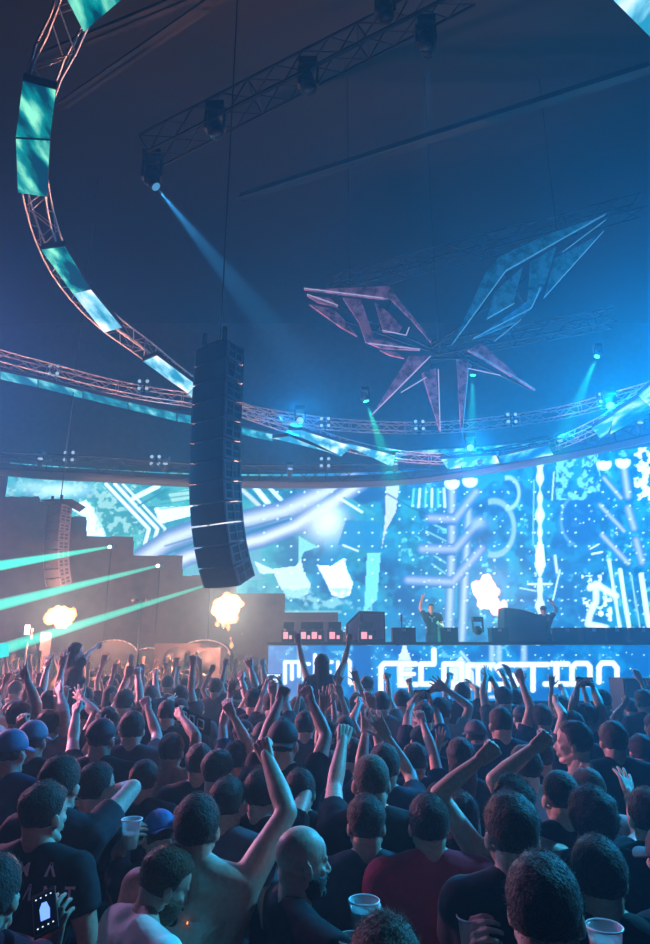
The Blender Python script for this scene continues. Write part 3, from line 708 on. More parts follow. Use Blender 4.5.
def tile(px, z, m, label, group, dz=(0, 0, 0, 0), name='led_tile'):
    P = [atZ(x, y, z + d) for (x, y), d in zip(px, dz)]; c = sum(P, V((0, 0, 0))) / 4; r = empty(name, c, label, 'led panel', group)
    Q = [p - c for p in P]; n = (Q[1] - Q[0]).cross(Q[3] - Q[0]).normalized(); n = n if n.z < 0 else -n
    mb = MB(); mb.add([q + n * .012 for q in Q], [(0, 1, 2, 3)]); obj('screen', flat_mesh(mb), m, r)
    bz = MB().prism([q * 1.02 for q in Q], -n * .09); obj('casing', flat_mesh(bz), BLK, r); return r
def flat_mesh(mb): return mb.mesh('m', False)
G1 = 'LED tiles under the near ring'
tiles1 = [([(66, -4), (104, -22), (122, -2), (84, 31)], T_A, 'topmost green LED tile, cut by the upper left frame edge'),
 ([(23, 80), (56, 89), (50, 138), (16, 136)], T_A, 'tall cyan LED tile at far left, upper of the joined pair'), ([(16, 138), (50, 140), (47, 196), (18, 192)], T_A, 'tall green LED tile at far left, lower of the joined pair'),
 ([(41, 249), (65, 246), (90, 288), (73, 293)], T_A, 'dark teal LED tile on the left curve of the ring'), ([(73, 293), (91, 289), (122, 327), (104, 332)], T_B, 'bright mint LED tile joined below the dark teal one'),
 ([(143, 361), (157, 355), (197, 385), (188, 393)], T_B, 'long white LED tile just left of the big loudspeaker column'), ([(188, 394), (196, 386), (202, 391), (196, 400)], T_B, 'small LED tile tucked behind the big loudspeaker column'),
 ([(289, 430), (302, 430), (352, 446), (341, 456)], T_B, 'pale textured LED tile right of the loudspeaker column'), ([(273, 438), (289, 436), (341, 457), (330, 452)], T_B, 'white LED tile beneath the pale textured one'),
 ([(342, 443), (352, 444), (395, 455), (393, 467)], T_B, 'white LED tile under the green spotlight beam'), ([(441, 459), (496, 455), (502, 468), (448, 469)], T_B, 'wide pale LED tile at the lowest middle of the ring'),
 ([(499, 456), (548, 445), (556, 459), (503, 468)], T_D, 'wide blue LED tile with a pale streak, right of the lowest one'), ([(592, 428), (616, 413), (608, 433), (600, 438)], T_B, 'bright white triangular LED tile near the right edge'),
 ([(614, 413), (646, 392), (654, 410), (610, 434)], T_D, 'blue LED tile beside the bright triangular one'), ([(638, 395), (662, 375), (672, 392), (652, 408)], T_B, 'white LED tile cut by the right frame edge'),
 ([(606, -8), (662, -30), (690, 10), (652, 38)], T_B, 'white dotted LED tile in the top right corner')]
for px, m, lb in tiles1: tile(px, Z1, m, lb, G1)
G2 = 'LED strips under the outer ring'
s2 = [(-30, 364, 371), (0, 371, 379), (38, 379, 387), (83, 391, 398), (128, 402, 409), (177, 413, 421), (196, 416, 424), (240, 427, 434), (273, 434, 441)]
names = ['outermost strip cut by the left frame edge', 'brightest strip at the left edge', 'second strip from the left edge', 'third strip, under the four-lamp cluster', 'fourth strip, pale in its middle', 'short strip meeting the loudspeaker column', 'strip hidden by the loudspeaker column', 'dim strip just right of the loudspeaker column']
for i, (a, b) in enumerate(zip(s2, s2[1:])):
    tile([(a[0] + .6, a[1]), (b[0] - .6, b[1]), (b[0] - .6, b[2]), (a[0] + .6, a[2])], Z2, T_C, 'cyan LED strip under the outer ring, ' + names[i], G2, name='led_strip')
for i, (a, b) in enumerate(zip([(395, 452, 456), (440, 449, 453), (480, 447, 450), (520, 443, 446), (549, 437, 440)], [(440, 449, 453), (480, 447, 450), (520, 443, 446), (549, 437, 440)])):
    tile([(a[0] + .5, a[1]), (b[0] - .5, b[1]), (b[0] - .5, b[2]), (a[0] + .5, a[2])], Z2, T_C, 'thin cyan LED strip above the lowest ring tiles, ' + ['left end', 'second along', 'third along', 'right end'][i], G2, name='led_strip')

# ------------------------------------------------------------------ lamps on the rig
LENS = mat('lens', (.02, .02, .03), rough=.1)
def fixture(p, aim, label, group, lensm=None, size=1., name='moving_head_lamp'):
    r = empty(name, p, label, 'stage light', group); q = (V(aim) - V(p)).normalized(); s = size
    mb = MB().box((0, 0, .30 * s), (.13 * s, .13 * s, .06 * s)); obj('base', flat_mesh(mb), BLK, r)
    mb = MB().box((-.13 * s, 0, .12 * s), (.018 * s, .05 * s, .16 * s)).box((.13 * s, 0, .12 * s), (.018 * s, .05 * s, .16 * s)).box((0, 0, .25 * s), (.14 * s, .05 * s, .018 * s)); obj('yoke', flat_mesh(mb), BLK, r)
    mb = MB(); mb.tube(-q * .14 * s, q * .12 * s, .10 * s, .115 * s, 20); mb.caps(-q * .15 * s, -q * .12 * s, .09 * s, .1 * s); obj('head', mb, BLK, r)
    ln = MB().tube(q * .121 * s, q * .126 * s, .095 * s, n=20); obj('lens', ln, lensm or LENS, r); return r
def spot(p, aim, energy, color, angle, blend=.3, r=.08, name='spot'):
    ld = bpy.data.lights.new(name, 'SPOT'); ld.energy = energy; ld.color = color; ld.spot_size = math.radians(angle); ld.spot_blend = blend; ld.shadow_soft_size = r
    o = bpy.data.objects.new(name, ld); COL.objects.link(o); p = V(p); d = (V(aim) - p).normalized(); o.location = p + d * .22; o.rotation_euler = d.to_track_quat('-Z', 'Y').to_euler(); return o
WHITE_L = emat('lens_white', (.8, .95, 1), 3); GREEN_L = emat('lens_green', (.05, 1, .45), 4); BLUE_L = emat('lens_blue', (.1, .4, .8), .8); CYAN_L = emat('lens_cyan', (.3, 1, .9), 12)

# visible beams
gs = [((365, 398), 17.0, (383, 450), 16.6, 'green spotlight hanging left of the emblem spikes', (.05, 1, .42), 1.0), ((473, 372), 17.5, (471, 450), 17, 'green spotlight hidden behind the emblem spikes', (.05, 1, .6), .8), ((598, 354), 18.0, (566, 430), 17, 'green spotlight high at the right', (.05, 1, .6), .7)]
for a, d, b, d2, lb, c, k in gs:
    p = atd(*a, d); q = atd(*b, d2); q = p + (q - p) * 2; fixture(p, q, lb, 'green spotlights', GREEN_L, .8); spot(p, q, 9500 * k * BEAM, c, 15 if k == 1. else 12, .25, .03, 'green_beam')
p = atd(153, 183, 13.5); q = atd(228, 275, 12.8); q = p + (q - p) * 1.6; fixture(p, q, 'blue spotlight at the near end of the upper left truss', 'blue spotlights', BLUE_L, 1.); spot(p, q, 5500 * BEAM, (.12, .55, 1), 9, .3, .03, 'blue_beam')
p = atd(428, 50, 13.5); q = atd(426, 140, 13.8); fixture(p, p + (q - p) * 2, 'blue spotlight below the dark motor near the top of the frame', 'blue spotlights', None, 1.); spot(p, p + (q - p) * 3, 1500 * BEAM, (.1, .5, 1), 7, .3, .08, 'blue_beam')

# roof trusses and beams
def seg_path(a, b, n=6): return [V(a).lerp(V(b), i / n) for i in range(n + 1)]
truss('roof_truss', seg_path(atd(148, 152, 13.5), atd(470, -14, 13.5)), .5, .5, 'straight dark roof truss with hanging lamps at the upper left', r=.03, step=.6, m=STEEL)
truss('roof_truss', seg_path(atd(330, 288, 19), atd(640, 205, 19)), .5, .5, 'faint roof truss passing behind the emblem wings', r=.03, step=.6, m=STEEL)
truss('roof_truss', seg_path(atd(430, 352, 19), atd(612, 318, 19)), .45, .45, 'short faint roof truss right of the emblem centre', r=.03, step=.6, m=STEEL)
for (a, b, lb) in (((60, 108), (240, -16), 'left of the lamp truss'), ((240, 200), (650, 70), 'crossing the middle above the emblem'), ((40, 60), (330, -60), 'nearest the top left corner')):
    mb = MB(); A_, B_ = atZ(*a, 15.5), atZ(*b, 15.5); d = (B_ - A_).normalized(); s = d.cross(V((0, 0, 1))).normalized()
    mb.prism([A_ - s * .12, A_ + s * .12, A_ + s * .12 + V((0, 0, .04)), A_ - s * .12 + V((0, 0, .04))], B_ - A_); mb.prism([A_ - s * .02, A_ + s * .02, A_ + s * .02 + V((0, 0, .25)), A_ - s * .02 + V((0, 0, .25))], B_ - A_)
    flat(tag(obj('roof_beam', mb, STEEL), 'long steel roof beam ' + lb, 'roof beam', 'roof beams'))
for x, y, d, lb in ((215, 128, 13.3, 'lamp hanging under the roof truss, nearest its left end'), (308, 84, 13.3, 'lamp hanging under the middle of the roof truss'), (152, 176, 13.6, 'dark lamp at the left tip of the roof truss'), (426, 42, 13.4, 'large dark lamp under the right part of the roof truss'), (385, 12, 13.3, 'lamp hanging from the roof truss near the top frame edge')):
    fixture(atd(x, y, d), atd(x + 15, y + 60, d - 1), lb, 'lamps under the roof truss', None, 1.5)
cl = [((55, 371), 20.0, 'pale lamps on the outer ring at the far left'), ((144, 386), 21.2, 'pale lamps on the outer ring left of the loudspeaker column'), ((70, 457), 21.8, 'lamps on the header at the far left'), ((156, 461), 22.4, 'lamps on the header left of the loudspeaker column'), ((325, 423), 22.6, 'lamps on the outer ring right of the loudspeaker column'),
      ((419, 426), 22.2, 'lamps on the outer ring below the emblem left spike'), ((511, 419), 21.6, 'lamps on the outer ring below the emblem right spike'), ((603, 399), 20.8, 'lamps on the outer ring near the right edge'), ((325, 463), 22.5, 'lamps on the header above the cup shapes')]
for (x, y), d, lb in cl:
    r = empty('lamp_cluster', atd(x, y, d), 'cluster of four ' + lb, 'stage light', 'four-lamp clusters')
    obj('bracket', flat_mesh(MB().box((0, .05, 0), (.02, .02, .3)).box((0, .05, .13), (.16, .02, .02)).box((0, .05, -.13), (.16, .02, .02))), BLK, r)
    for i in (-1, 1):
        for k in (-1, 1):
            l = MB().tube((i * .13, -.1, k * .13), (i * .13, .05, k * .13), .085, n=14); o = obj('lamp', l, BLK, r)
            obj('lens', MB().tube((i * .13, -.106, k * .13), (i * .13, -.101, k * .13), .06, n=14), emat('lens_dim', (.35, .6, .8), .9) if 'lens_dim' not in MATS else MATS['lens_dim'], o)

# ------------------------------------------------------------------ hanging emblem
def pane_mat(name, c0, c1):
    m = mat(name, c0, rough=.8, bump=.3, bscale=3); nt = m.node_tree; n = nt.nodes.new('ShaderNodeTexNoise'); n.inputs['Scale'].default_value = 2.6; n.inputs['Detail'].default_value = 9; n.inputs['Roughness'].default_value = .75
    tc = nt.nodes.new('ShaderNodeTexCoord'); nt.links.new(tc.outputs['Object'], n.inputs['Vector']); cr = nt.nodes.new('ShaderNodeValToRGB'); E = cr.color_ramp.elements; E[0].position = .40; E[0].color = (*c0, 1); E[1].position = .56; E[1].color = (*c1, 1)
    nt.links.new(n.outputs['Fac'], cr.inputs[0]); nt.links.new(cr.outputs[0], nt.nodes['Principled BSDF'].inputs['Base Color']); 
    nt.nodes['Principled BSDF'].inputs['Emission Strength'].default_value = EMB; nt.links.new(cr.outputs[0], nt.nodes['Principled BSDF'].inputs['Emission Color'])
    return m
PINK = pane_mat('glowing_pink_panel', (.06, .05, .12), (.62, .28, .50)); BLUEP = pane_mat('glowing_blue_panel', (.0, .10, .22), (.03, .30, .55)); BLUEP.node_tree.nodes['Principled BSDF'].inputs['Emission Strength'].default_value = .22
TUBE = emat('led_tube_pale', (.50, .50, .75), .8); TUBEB = emat('led_tube_blue', (.10, .42, .75), .75)
EY = 15.0
em = empty('winged_emblem', atY(445, 345, EY), 'large winged star emblem with pink and blue panels hanging above the stage', 'emblem')
ec = em.location.copy()
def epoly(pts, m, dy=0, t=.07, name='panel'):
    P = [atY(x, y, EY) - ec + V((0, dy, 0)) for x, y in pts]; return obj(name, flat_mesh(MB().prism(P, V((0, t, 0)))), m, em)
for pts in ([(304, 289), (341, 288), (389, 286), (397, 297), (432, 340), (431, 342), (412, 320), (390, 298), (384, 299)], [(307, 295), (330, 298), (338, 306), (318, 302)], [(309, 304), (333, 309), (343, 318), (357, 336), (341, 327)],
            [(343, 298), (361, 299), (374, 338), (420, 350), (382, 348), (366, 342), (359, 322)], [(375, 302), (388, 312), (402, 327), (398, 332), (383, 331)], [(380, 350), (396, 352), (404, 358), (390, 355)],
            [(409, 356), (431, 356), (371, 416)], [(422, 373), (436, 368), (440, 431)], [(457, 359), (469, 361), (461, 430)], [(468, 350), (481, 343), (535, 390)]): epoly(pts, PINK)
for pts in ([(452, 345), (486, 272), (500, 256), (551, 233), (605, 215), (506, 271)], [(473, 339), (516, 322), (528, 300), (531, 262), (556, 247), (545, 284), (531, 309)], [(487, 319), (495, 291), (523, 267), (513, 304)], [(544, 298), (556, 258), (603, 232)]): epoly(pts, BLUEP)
def etube(a, b, m, r=.014): obj('light_tube', MB().tube(atY(*a, EY) - ec - V((0, .04, 0)), atY(*b, EY) - ec - V((0, .04, 0)), r, n=8), m, em)
for a, b in (((304, 289), (384, 299)), ((307, 295), (338, 306)), ((368, 344), (420, 350)), ((382, 331), (406, 336)), ((406, 336), (409, 328)), ((430, 357), (372, 415)), ((426, 378), (401, 393)), ((438, 370), (440, 432)), ((468, 369), (500, 376))): etube(a, b, TUBE)
for a, b in (((452, 345), (506, 271)), ((506, 271), (605, 215)), ((473, 339), (531, 309)), ((494, 342), (521, 320)), ((487, 319), (514, 304)), ((531, 309), (540, 288)), ((544, 298), (603, 232)), ((562, 253), (605, 221)), ((468, 369), (462, 435)), ((472, 352), (535, 390))): etube(a, b, TUBEB, .012)
fr = MB()
for a, b in (((308, 292), (432, 345)), ((432, 345), (600, 222)), ((345, 318), (440, 352)), ((395, 290), (370, 345)), ((430, 350), (440, 420)), ((462, 352), (463, 425)), ((500, 262), (530, 306)), ((455, 350), (530, 386)), ((425, 356), (470, 356))):
    fr.tube(atY(*a, EY) - ec + V((0, .14, 0)), atY(*b, EY) - ec + V((0, .14, 0)), .03, n=6)
for x, y in ((350, 292), (440, 348), (560, 240)): fr.tube(atY(x, y, EY) - ec + V((0, .14, 0)), V((atY(x, y, EY).x, EY, HZ)) - ec + V((0, .14, 0)), .012, n=5)
obj('support_frame', fr, STEEL, em)

# ------------------------------------------------------------------ line arrays
def line_array(top, n, w, h, dp, yaw, tilt, label, gaptop=.0):
    """cabinets hung one under another, each tilted further than the one above"""
    root = empty('line_array_loudspeaker', top, label, 'loudspeaker column'); root.rotation_euler.z = yaw
    obj('flying_frame', flat_mesh(MB().box((0, .05, .05), (w * .3, dp * .4, .03)).box((-w * .3, -dp * .3, .18), (.03, .03, .12)).box((w * .3, -dp * .3, .18), (.03, .03, .12))), BLK, root)
    obj('chain', MB().tube((0, 0, .2), (0, 0, HZ - top.z), .015, n=6), STEEL, root)
    P = V((0, -dp / 2, 0)); ang = 0
    for i in range(n):
        ang += tilt[i]; dn = V((0, math.sin(ang), -math.cos(ang))); bk_ = V((0, math.cos(ang), math.sin(ang))); c = P + dn * (h / 2) + bk_ * (dp / 2)
        R = Matrix((V((1, 0, 0)), bk_, -dn)).transposed(); taper = .86
        mb = MB(); hw = w / 2 - .03; pts = []
        for yy, k in ((-dp / 2 + .03, 1), (dp / 2, taper)):
            for xx, zz in ((-1, -1), (1, -1), (1, 1), (-1, 1)): pts.append(c + R @ V((xx * hw * (1 if k == 1 else .9), yy, zz * h * .47 * k)))
        mb.add(pts, [(0, 1, 2, 3), (7, 6, 5, 4), (0, 4, 5, 1), (1, 5, 6, 2), (2, 6, 7, 3), (3, 7, 4, 0)])
        cb = obj('cabinet', flat_mesh(mb), CAB, root)
        gr = MB(); gx = 13; vv = []
        for j in range(gx):
            a = -1 + 2 * j / (gx - 1); bulge = -.035 * math.cos(a * PI / 2) ** .5 if abs(a) < 1 else 0
            for zz in (-.455, .455): vv.append(c + R @ V((a * hw, -dp / 2 + .035 + bulge - .01, zz * h)))
        gr.add(vv, [(2 * j, 2 * j + 2, 2 * j + 3, 2 * j + 1) for j in range(gx - 1)]); obj('grille', gr, GRILLE, cb)
        for s_ in (-1, 1):
            rg = MB()
            for yy, zz, hy, hz_ in ((-dp * .40, 0, .022, h * .46), (-dp * .02, 0, .018, h * .46), (dp * .36, 0, .022, h * .46), (0, h * .40, dp * .40, .016), (0, -h * .40, dp * .40, .016), (0, 0, dp * .40, .010)):
                rg.box(c + R @ V((s_ * (w / 2 - .012), yy, zz)), (.014, hy, hz_), R)
            obj('rigging_plate', flat_mesh(rg), mat('rigging_metal', (.20, .18, .20), rough=.4, metal=.5), cb)
        P = P + dn * (h + .012)
    return root
ha = .345
line_array(atd(220, 349, 11.2), 12, .78, ha, .5, math.radians(-33), [0, .0, .0, .01, .015, .02, .03, .05, .06, .08, .10, .12], 'tall curved loudspeaker column hanging in front of the video wall')
line_array(atd(60, 506, 19.5), 9, .62, .27, .5, math.radians(-24), [0, .01, .02, .03, .05, .05, .06, .07, .08], 'small distant curved loudspeaker column at the left')
obj('cap_board', flat_mesh(MB().prism([atd(40, 500, 19.3), atd(50, 499, 19.3), atd(72, 499, 19.3), atd(79, 503, 19.3), atd(72, 508, 19.3), atd(66, 504, 19.3)], V((0, .6, 0)))), BLK); tag(bpy.data.objects['cap_board'], 'dark angular board capping the small distant loudspeaker column', 'board')

# ------------------------------------------------------------------ stage
BX0, BX1, BYf = -1.30, 10.2, 15.0; SZ = 1.72
st_ = empty('stage_deck', (4.5, 18, 0), 'dark stage deck behind the lettered screen', 'stage')
obj('deck', flat_mesh(MB().box((-.05, -.4, SZ - .06), (5.6, 1.75, .06))), BLK, st_); obj('skirt', flat_mesh(MB().box((-.05, -2.05, SZ / 2 - .08), (5.5, .03, SZ / 2 - .1))), DRAPE, st_)
for xx in (-5.3, -2, 1.5, 5.3): obj('leg', MB().tube((xx, 1, 0), (xx, 1, SZ - .1), .05), STEEL, st_)
def bpos(u, v): return np.stack([BX0 + (BX1 - BX0) * u, np.full_like(u, BYf), 1.18 + 1.20 * v], 1)
bo = empty('dj_booth', (4.4, BYf + .3, 0), 'long booth with white lettering on its blue screen front', 'dj booth')
me = led_mesh(bpos, 560, 72, booth_picture); o = obj('led_front', me, LEDM, bo); o.location = -bo.location
obj('tabletop', flat_mesh(MB().box((0, .55, 2.43), (5.75, .75, .03))), BLK, bo); obj('front_frame', flat_mesh(MB().box((0, -.2, 1.1), (5.75, .08, .08)).box((0, -.2, .55), (5.7, .05, .5)).box((0, .02, 1.8), (5.72, .12, .58))), BLK, bo)
for xx in (-5.2, -2.6, 0, 2.6, 5.2): obj('leg', flat_mesh(MB().box((xx, .9, (2.4 + SZ) / 2), (.04, .04, (2.4 - SZ) / 2))), BLK, bo)
TT = 2.462
GEARSC = emat('player_display_pink', (1.0, .42, .50), 1.0)
def gear(x, w, y, label, kind='media_player', h=.12, screen=False, name=None):
    X = atY(x, 640, y).x; r = empty(kind, (X, y, TT), label, kind.replace('_', ' '), kind.replace('_', ' ') + 's on the booth')
    obj('body', flat_mesh(MB().box((0, .12, h / 2), (w / 2, .18, h / 2))), BLK, r)
    if kind == 'media_player':
        obj('jog_wheel', MB().lathe([(0, h + .02), (w * .3, h + .02), (w * .33, h + .003), (w * .33, h - .01)], (0, .05, 0)), STEEL, r)
        sc = MB().prism([(-w * .42, .22, h), (w * .42, .22, h), (w * .42, .27, h + .2), (-w * .42, .27, h + .2)], (0, .02, .0)); obj('display_housing', flat_mesh(sc), BLK, r)
        if screen: obj('back_light', flat_mesh(MB().box((-w * .18, -.064, h * .55), (w * .18, .004, h * .3)).box((w * .2, -.064, h * .4), (w * .1, .004, h * .16))), GEARSC, r)
    return r
for i, (x, w, sc_) in enumerate(((288, .30, True), (306, .32, True), (317, .34, True), (335, .36, True), (367, .38, True))):
    gear(x, w, 15.1, 'black player with glowing pink display, ' + ['farthest left on the booth', 'second from the booth left end', 'third from the booth left end', 'between the raised fists of the seated fan', 'right under the violet flight case'][i], screen=sc_, h=.26)
for i, (x, w, lb) in enumerate(((404, .55, 'left of the first DJ'), (449, .42, 'right of the first DJ'), (567, .5, 'just right of the second DJ'), (594, .5, 'below the white machine figure'), (617, .45, 'second from the right frame edge'), (643, .6, 'at the right frame edge'), (500, .4, 'left of the second DJ'))):
    r = gear(x, w, 15.4, 'dark equipment case on the booth ' + lb, 'equipment_case', h=.30)
    obj('lid', flat_mesh(MB().box((0, .12, .315), (w / 2 + .01, .19, .015))), STEEL, r); obj('latch', flat_mesh(MB().box((0, -.07, .27), (.04, .01, .03))), ALU, r)
# violet flight case / monitor left of the DJ
fcm = mat('violet_panel', (.16, .10, .26), rough=.6, var=.2)
r = empty('flight_case', (atY(367, 640, 15.9).x, 15.9, TT), 'violet flight case with a slanted pink-edged side on the booth', 'flight case')
mb = MB().prism([(-.52, 0, 0), (.45, 0, 0), (.45, 0, .73), (-.18, 0, .75), (-.50, 0, .44)], (0, .55, 0)); obj('body', flat_mesh(mb), BLK, r); obj('front_panel', flat_mesh(MB().box((.16, -.015, .38), (.26, .012, .30))), fcm, r)
obj('side_panel', flat_mesh(MB().prism([(-.46, -.02, .06), (-.16, -.02, .06), (-.16, -.02, .68), (-.46, -.02, .42)], (0, .02, 0))), mat('violet_side', (.22, .12, .28), rough=.6), r)
# slanted monitor loudspeaker by the second DJ
r = empty('monitor_loudspeaker', (atY(525, 640, 16.0).x, 16.0, TT), 'big dark slanted monitor loudspeaker beside the second DJ', 'loudspeaker')
obj('cabinet', flat_mesh(MB().prism([(-.52, 0, 0), (.50, 0, 0), (.55, 0, .62), (-.05, 0, .80), (-.44, 0, .84)], (0, .6, 0))), CAB, r); obj('grille', flat_mesh(MB().prism([(-.44, -.015, .05), (.44, -.015, .05), (.47, -.015, .56), (-.38, -.015, .76)], (0, .015, 0))), GRILLE, r)
# small camera / lamp on the table
r = fixture(atY(478, 631, 15.3), atY(470, 600, 12), 'small tilted lamp on the booth right of the first DJ', 'booth lamp', None, .9, 'booth_lamp')
# microphone-like stand
r = empty('microphone_stand', (atY(402, 640, 15.3).x, 15.3, TT), 'thin upright microphone stand on the booth left of the first DJ', 'microphone stand'); obj('pole', MB().tube((0, 0, 0), (0, 0, .5), .012), STEEL, r); obj('base', MB().lathe([(0, .02), (.09, .015), (.1, 0)], n=16), BLK, r); obj('microphone', MB().caps((0, 0, .5), (0, -.02, .62), .03, .02), BLK, r)
# wedge box in the pit, right
r = empty('pit_loudspeaker', (atd(623, 690, 11.8).x, 11.8, 0), 'tall dark loudspeaker box standing in the pit before the lettering', 'loudspeaker'); r.rotation_euler.z = .08
zt = atd(623, 677, 11.8).z; obj('cabinet', flat_mesh(MB().box((0, .25, zt / 2), (.29, .25, zt / 2))), CAB, r); obj('grille', flat_mesh(MB().box((0, -.012, zt - .5), (.26, .012, .45))), GRILLE, r)
# crowd barrier in front of the booth
r = empty('crowd_barrier', (4.2, 10.6, 0), 'steel crowd barrier before the stage', 'barrier')
obj('top_rail', MB().tube((-5.0, 0, 1.15), (5.5, 0, 1.15), .03), ALU, r); obj('kick_plate', flat_mesh(MB().box((.25, 0, .55), (5.25, .01, .5))), ALU, r)

# left side structures
def flatthing(name, mb, m, label, cat, **k): return flat(tag(obj(name, mb, m), label, cat, **k))
r = empty('lamp_stand', (atd(138, 650, 18).x, atd(138, 650, 18).y, 0), 'thin lamp stand with a cross bar against the dark left wall', 'lamp stand')
ht = atd(138, 600, 18).z; obj('pole', MB().tube((0, 0, 0), (0, 0, ht), .035), STEEL, r); obj('cross_bar', MB().tube((-.22, 0, ht), (.22, 0, ht), .03), STEEL, r)
for s_ in (-1, 1): obj('lamp', MB().tube((s_ * .2, -.1, ht + .03), (s_ * .2, .08, ht + .03), .08, n=14), BLK, r)
AMB = mat('stack_shell', (.07, .055, .06), rough=.6)
for i, (x, y, w, lb) in enumerate(((36, 632, .6, 'left of the woman riding shoulders'), (180, 643, 1.2, 'between the two fireballs'), (208, 647, .8, 'under the large left fireball'))):
    P_ = atd(x, y, 17.5 - i * .3); r = empty('loudspeaker_stack', (P_.x, P_.y, 0), 'reddish lit loudspeaker stack ' + lb, 'loudspeaker', 'loudspeaker stacks at the left')
    nb = 3; hh = P_.z / nb
    for k in range(nb):
        c_ = obj('cabinet', flat_mesh(MB().box((0, 0, hh * (k + .5)), (w / 2, .35, hh * .48))), AMB, r); obj('grille', MB().tube((0, -.355, hh * (k + .5)), (0, -.375, hh * (k + .5)), min(w, hh) * .38, n=24), GRILLE, c_)
for i, (x, y, w) in enumerate(((115, 640, 1.5), (150, 648, 1.3), (205, 640, 1.6))):
    P_ = atd(x, y, 19.5); r = empty('kettle_barrier', (P_.x, P_.y, 0), 'dim curved-top riser ' + ['near the lamp stand', 'left of the loudspeaker stack between the fireballs', 'right of the same stack'][i], 'riser', 'curved risers at the left')
    pts = [(-w / 2, 0, 0), (w / 2, 0, 0)] + [(w / 2 * math.cos(a), 0, P_.z - .45 + .45 * math.sin(a)) for a in np.linspace(0, PI, 14)]
    r.name = 'curved_riser'; obj('shell', flat_mesh(MB().prism(pts, (0, .8, 0))), STEEL, r)
    mb = MB(); A2 = [V((w / 2 * math.cos(a), -.03, P_.z - .45 + .45 * math.sin(a))) for a in np.linspace(0, PI, 14)]
    for a, b in zip(A2, A2[1:]): mb.tube(a, b, .025, n=6)
    obj('top_rail', mb, ALU, r)
P_ = atd(29, 628, 17); r = empty('marker_lamp', P_ - V((0, 0, .3)), 'small white lamp on top of the far left stack', 'lamp'); obj('housing', flat_mesh(MB().box((0, 0, .15), (.10, .08, .15))), BLK, r)
obj('glass', flat_mesh(MB().box((0, -.09, .25), (.07, .01, .13))), emat('marker_glow', (1, .8, .85), 3), r); obj('pole', MB().tube((0, 0, 0), (0, 0, -P_.z + .3), .03), STEEL, r)
P_ = atd(1, 652, 9.5); r = empty('side_screen', P_, 'small tilted cyan screen at the left frame edge above the crowd', 'screen'); obj('screen', flat_mesh(MB().prism([(-.25, 0, .12), (.08, 0, .13), (.12, 0, -.06), (-.25, 0, -.14)], (0, .02, 0))), emat('cyan_screen', (.02, .9, .85), 1.0), r); obj('pole', MB().tube((-.1, .05, 0), (-.1, .05, -P_.z), .025), STEEL, r)

# ------------------------------------------------------------------ flames
def flame_mat(k):
    """burning gas: light given off throughout the fireball's volume"""
    m = bpy.data.materials.new('flame'); m.use_nodes = True; nt = m.node_tree; N = nt.nodes; L = nt.links; N.clear(); o = N.new('ShaderNodeOutputMaterial'); e = N.new('ShaderNodeEmission')
    e.inputs[0].default_value = (1, .40, .13, 1); e.inputs[1].default_value = k; L.new(e.outputs[0], o.inputs['Volume']); return m
FM = flame_mat(FLAME)
def fireball(x, y, d, rx, ry, label, licks=(), m=None, seed=0):
    rs = np.random.default_rng(seed); c = atd(x, y, d); k = d / F; mb = MB(); mb.ell((0, 0, 0), (rx * k * .8, rx * k * .7, ry * k * .8))
    for _ in range(22):
        a = rs.uniform(0, 2 * PI); b = rs.uniform(-1, 1); r_ = rs.uniform(.26, .42); mb.ell((math.cos(a) * rx * k * .68, b * rx * k * .5, math.sin(a) * ry * k * .68), (rx * k * r_, rx * k * r_, ry * k * r_))
    for (lx, ly, lr) in licks: mb.ell(((lx - x) * k, 0, (y - ly) * k), (lr * k, lr * k, lr * 1.6 * k))
    M = remesh(mb, k * .7, 5); v = M.V(); nn = np.array([mnoise.noise(V(p) * (2.2 / (rx * k))) + .5 * mnoise.noise(V(p) * (5 / (rx * k))) for p in v]); dd = v / (np.linalg.norm(v, axis=1)[:, None] + 1e-6)
    q = MB(); q.add(v + dd * (nn * rx * k * .13)[:, None], M.f); o = obj('fireball', q, m or FM); o.location = c
    tag(o, label, 'fireball', 'stage fireballs')
    ld = bpy.data.lights.new('flame_light', 'POINT'); ld.energy = FLE * (rx / 15) ** 2 * (1 if label[0] != 'w' else .7); ld.color = (1, .40, .25); ld.shadow_soft_size = rx * k * .35; lo = bpy.data.objects.new('flame_light', ld); COL.objects.link(lo); lo.location = c; return c
fireball(60, 617, 17.5, 14, 10, 'small orange fireball at the far left', [(73, 611, 3), (50, 612, 3), (66, 624, 3)], seed=1)
fireball(228, 609, 15.5, 16, 15, 'large orange fireball below the big loudspeaker column, dripping flames', [(229, 627, 2.4), (224, 625, 2.4), (232, 638, 1.5), (233, 644, 2.2), (230, 650, 1.2), (243, 633, 1.0), (218, 624, 2.4)], seed=2)
fireball(487, 592, 19.5, 14, 17, 'white-hot fireball in front of the video wall between the two DJs', [(494, 606, 6), (503, 605, 4), (480, 604, 4)], m=flame_mat(FLAME * .6), seed=5)
for x, d in ((60, 17.5), (228, 15.5), (487, 19.5)):
    P_ = atd(x, 660, d); zf = SZ if x == 487 else 0
    r = empty('flame_machine', (P_.x, P_.y, zf), 'black flame machine directly below the ' + {60: 'far left', 228: 'large orange', 487: 'white-hot central'}[x] + ' fireball', 'flame machine', 'flame machines')
    obj('housing', flat_mesh(MB().box((0, 0, .14), (.2, .2, .14))), BLK, r); obj('nozzle', MB().lathe([(.04, .28), (.05, .34), (.03, .38), (0, .38)], n=14), STEEL, r)

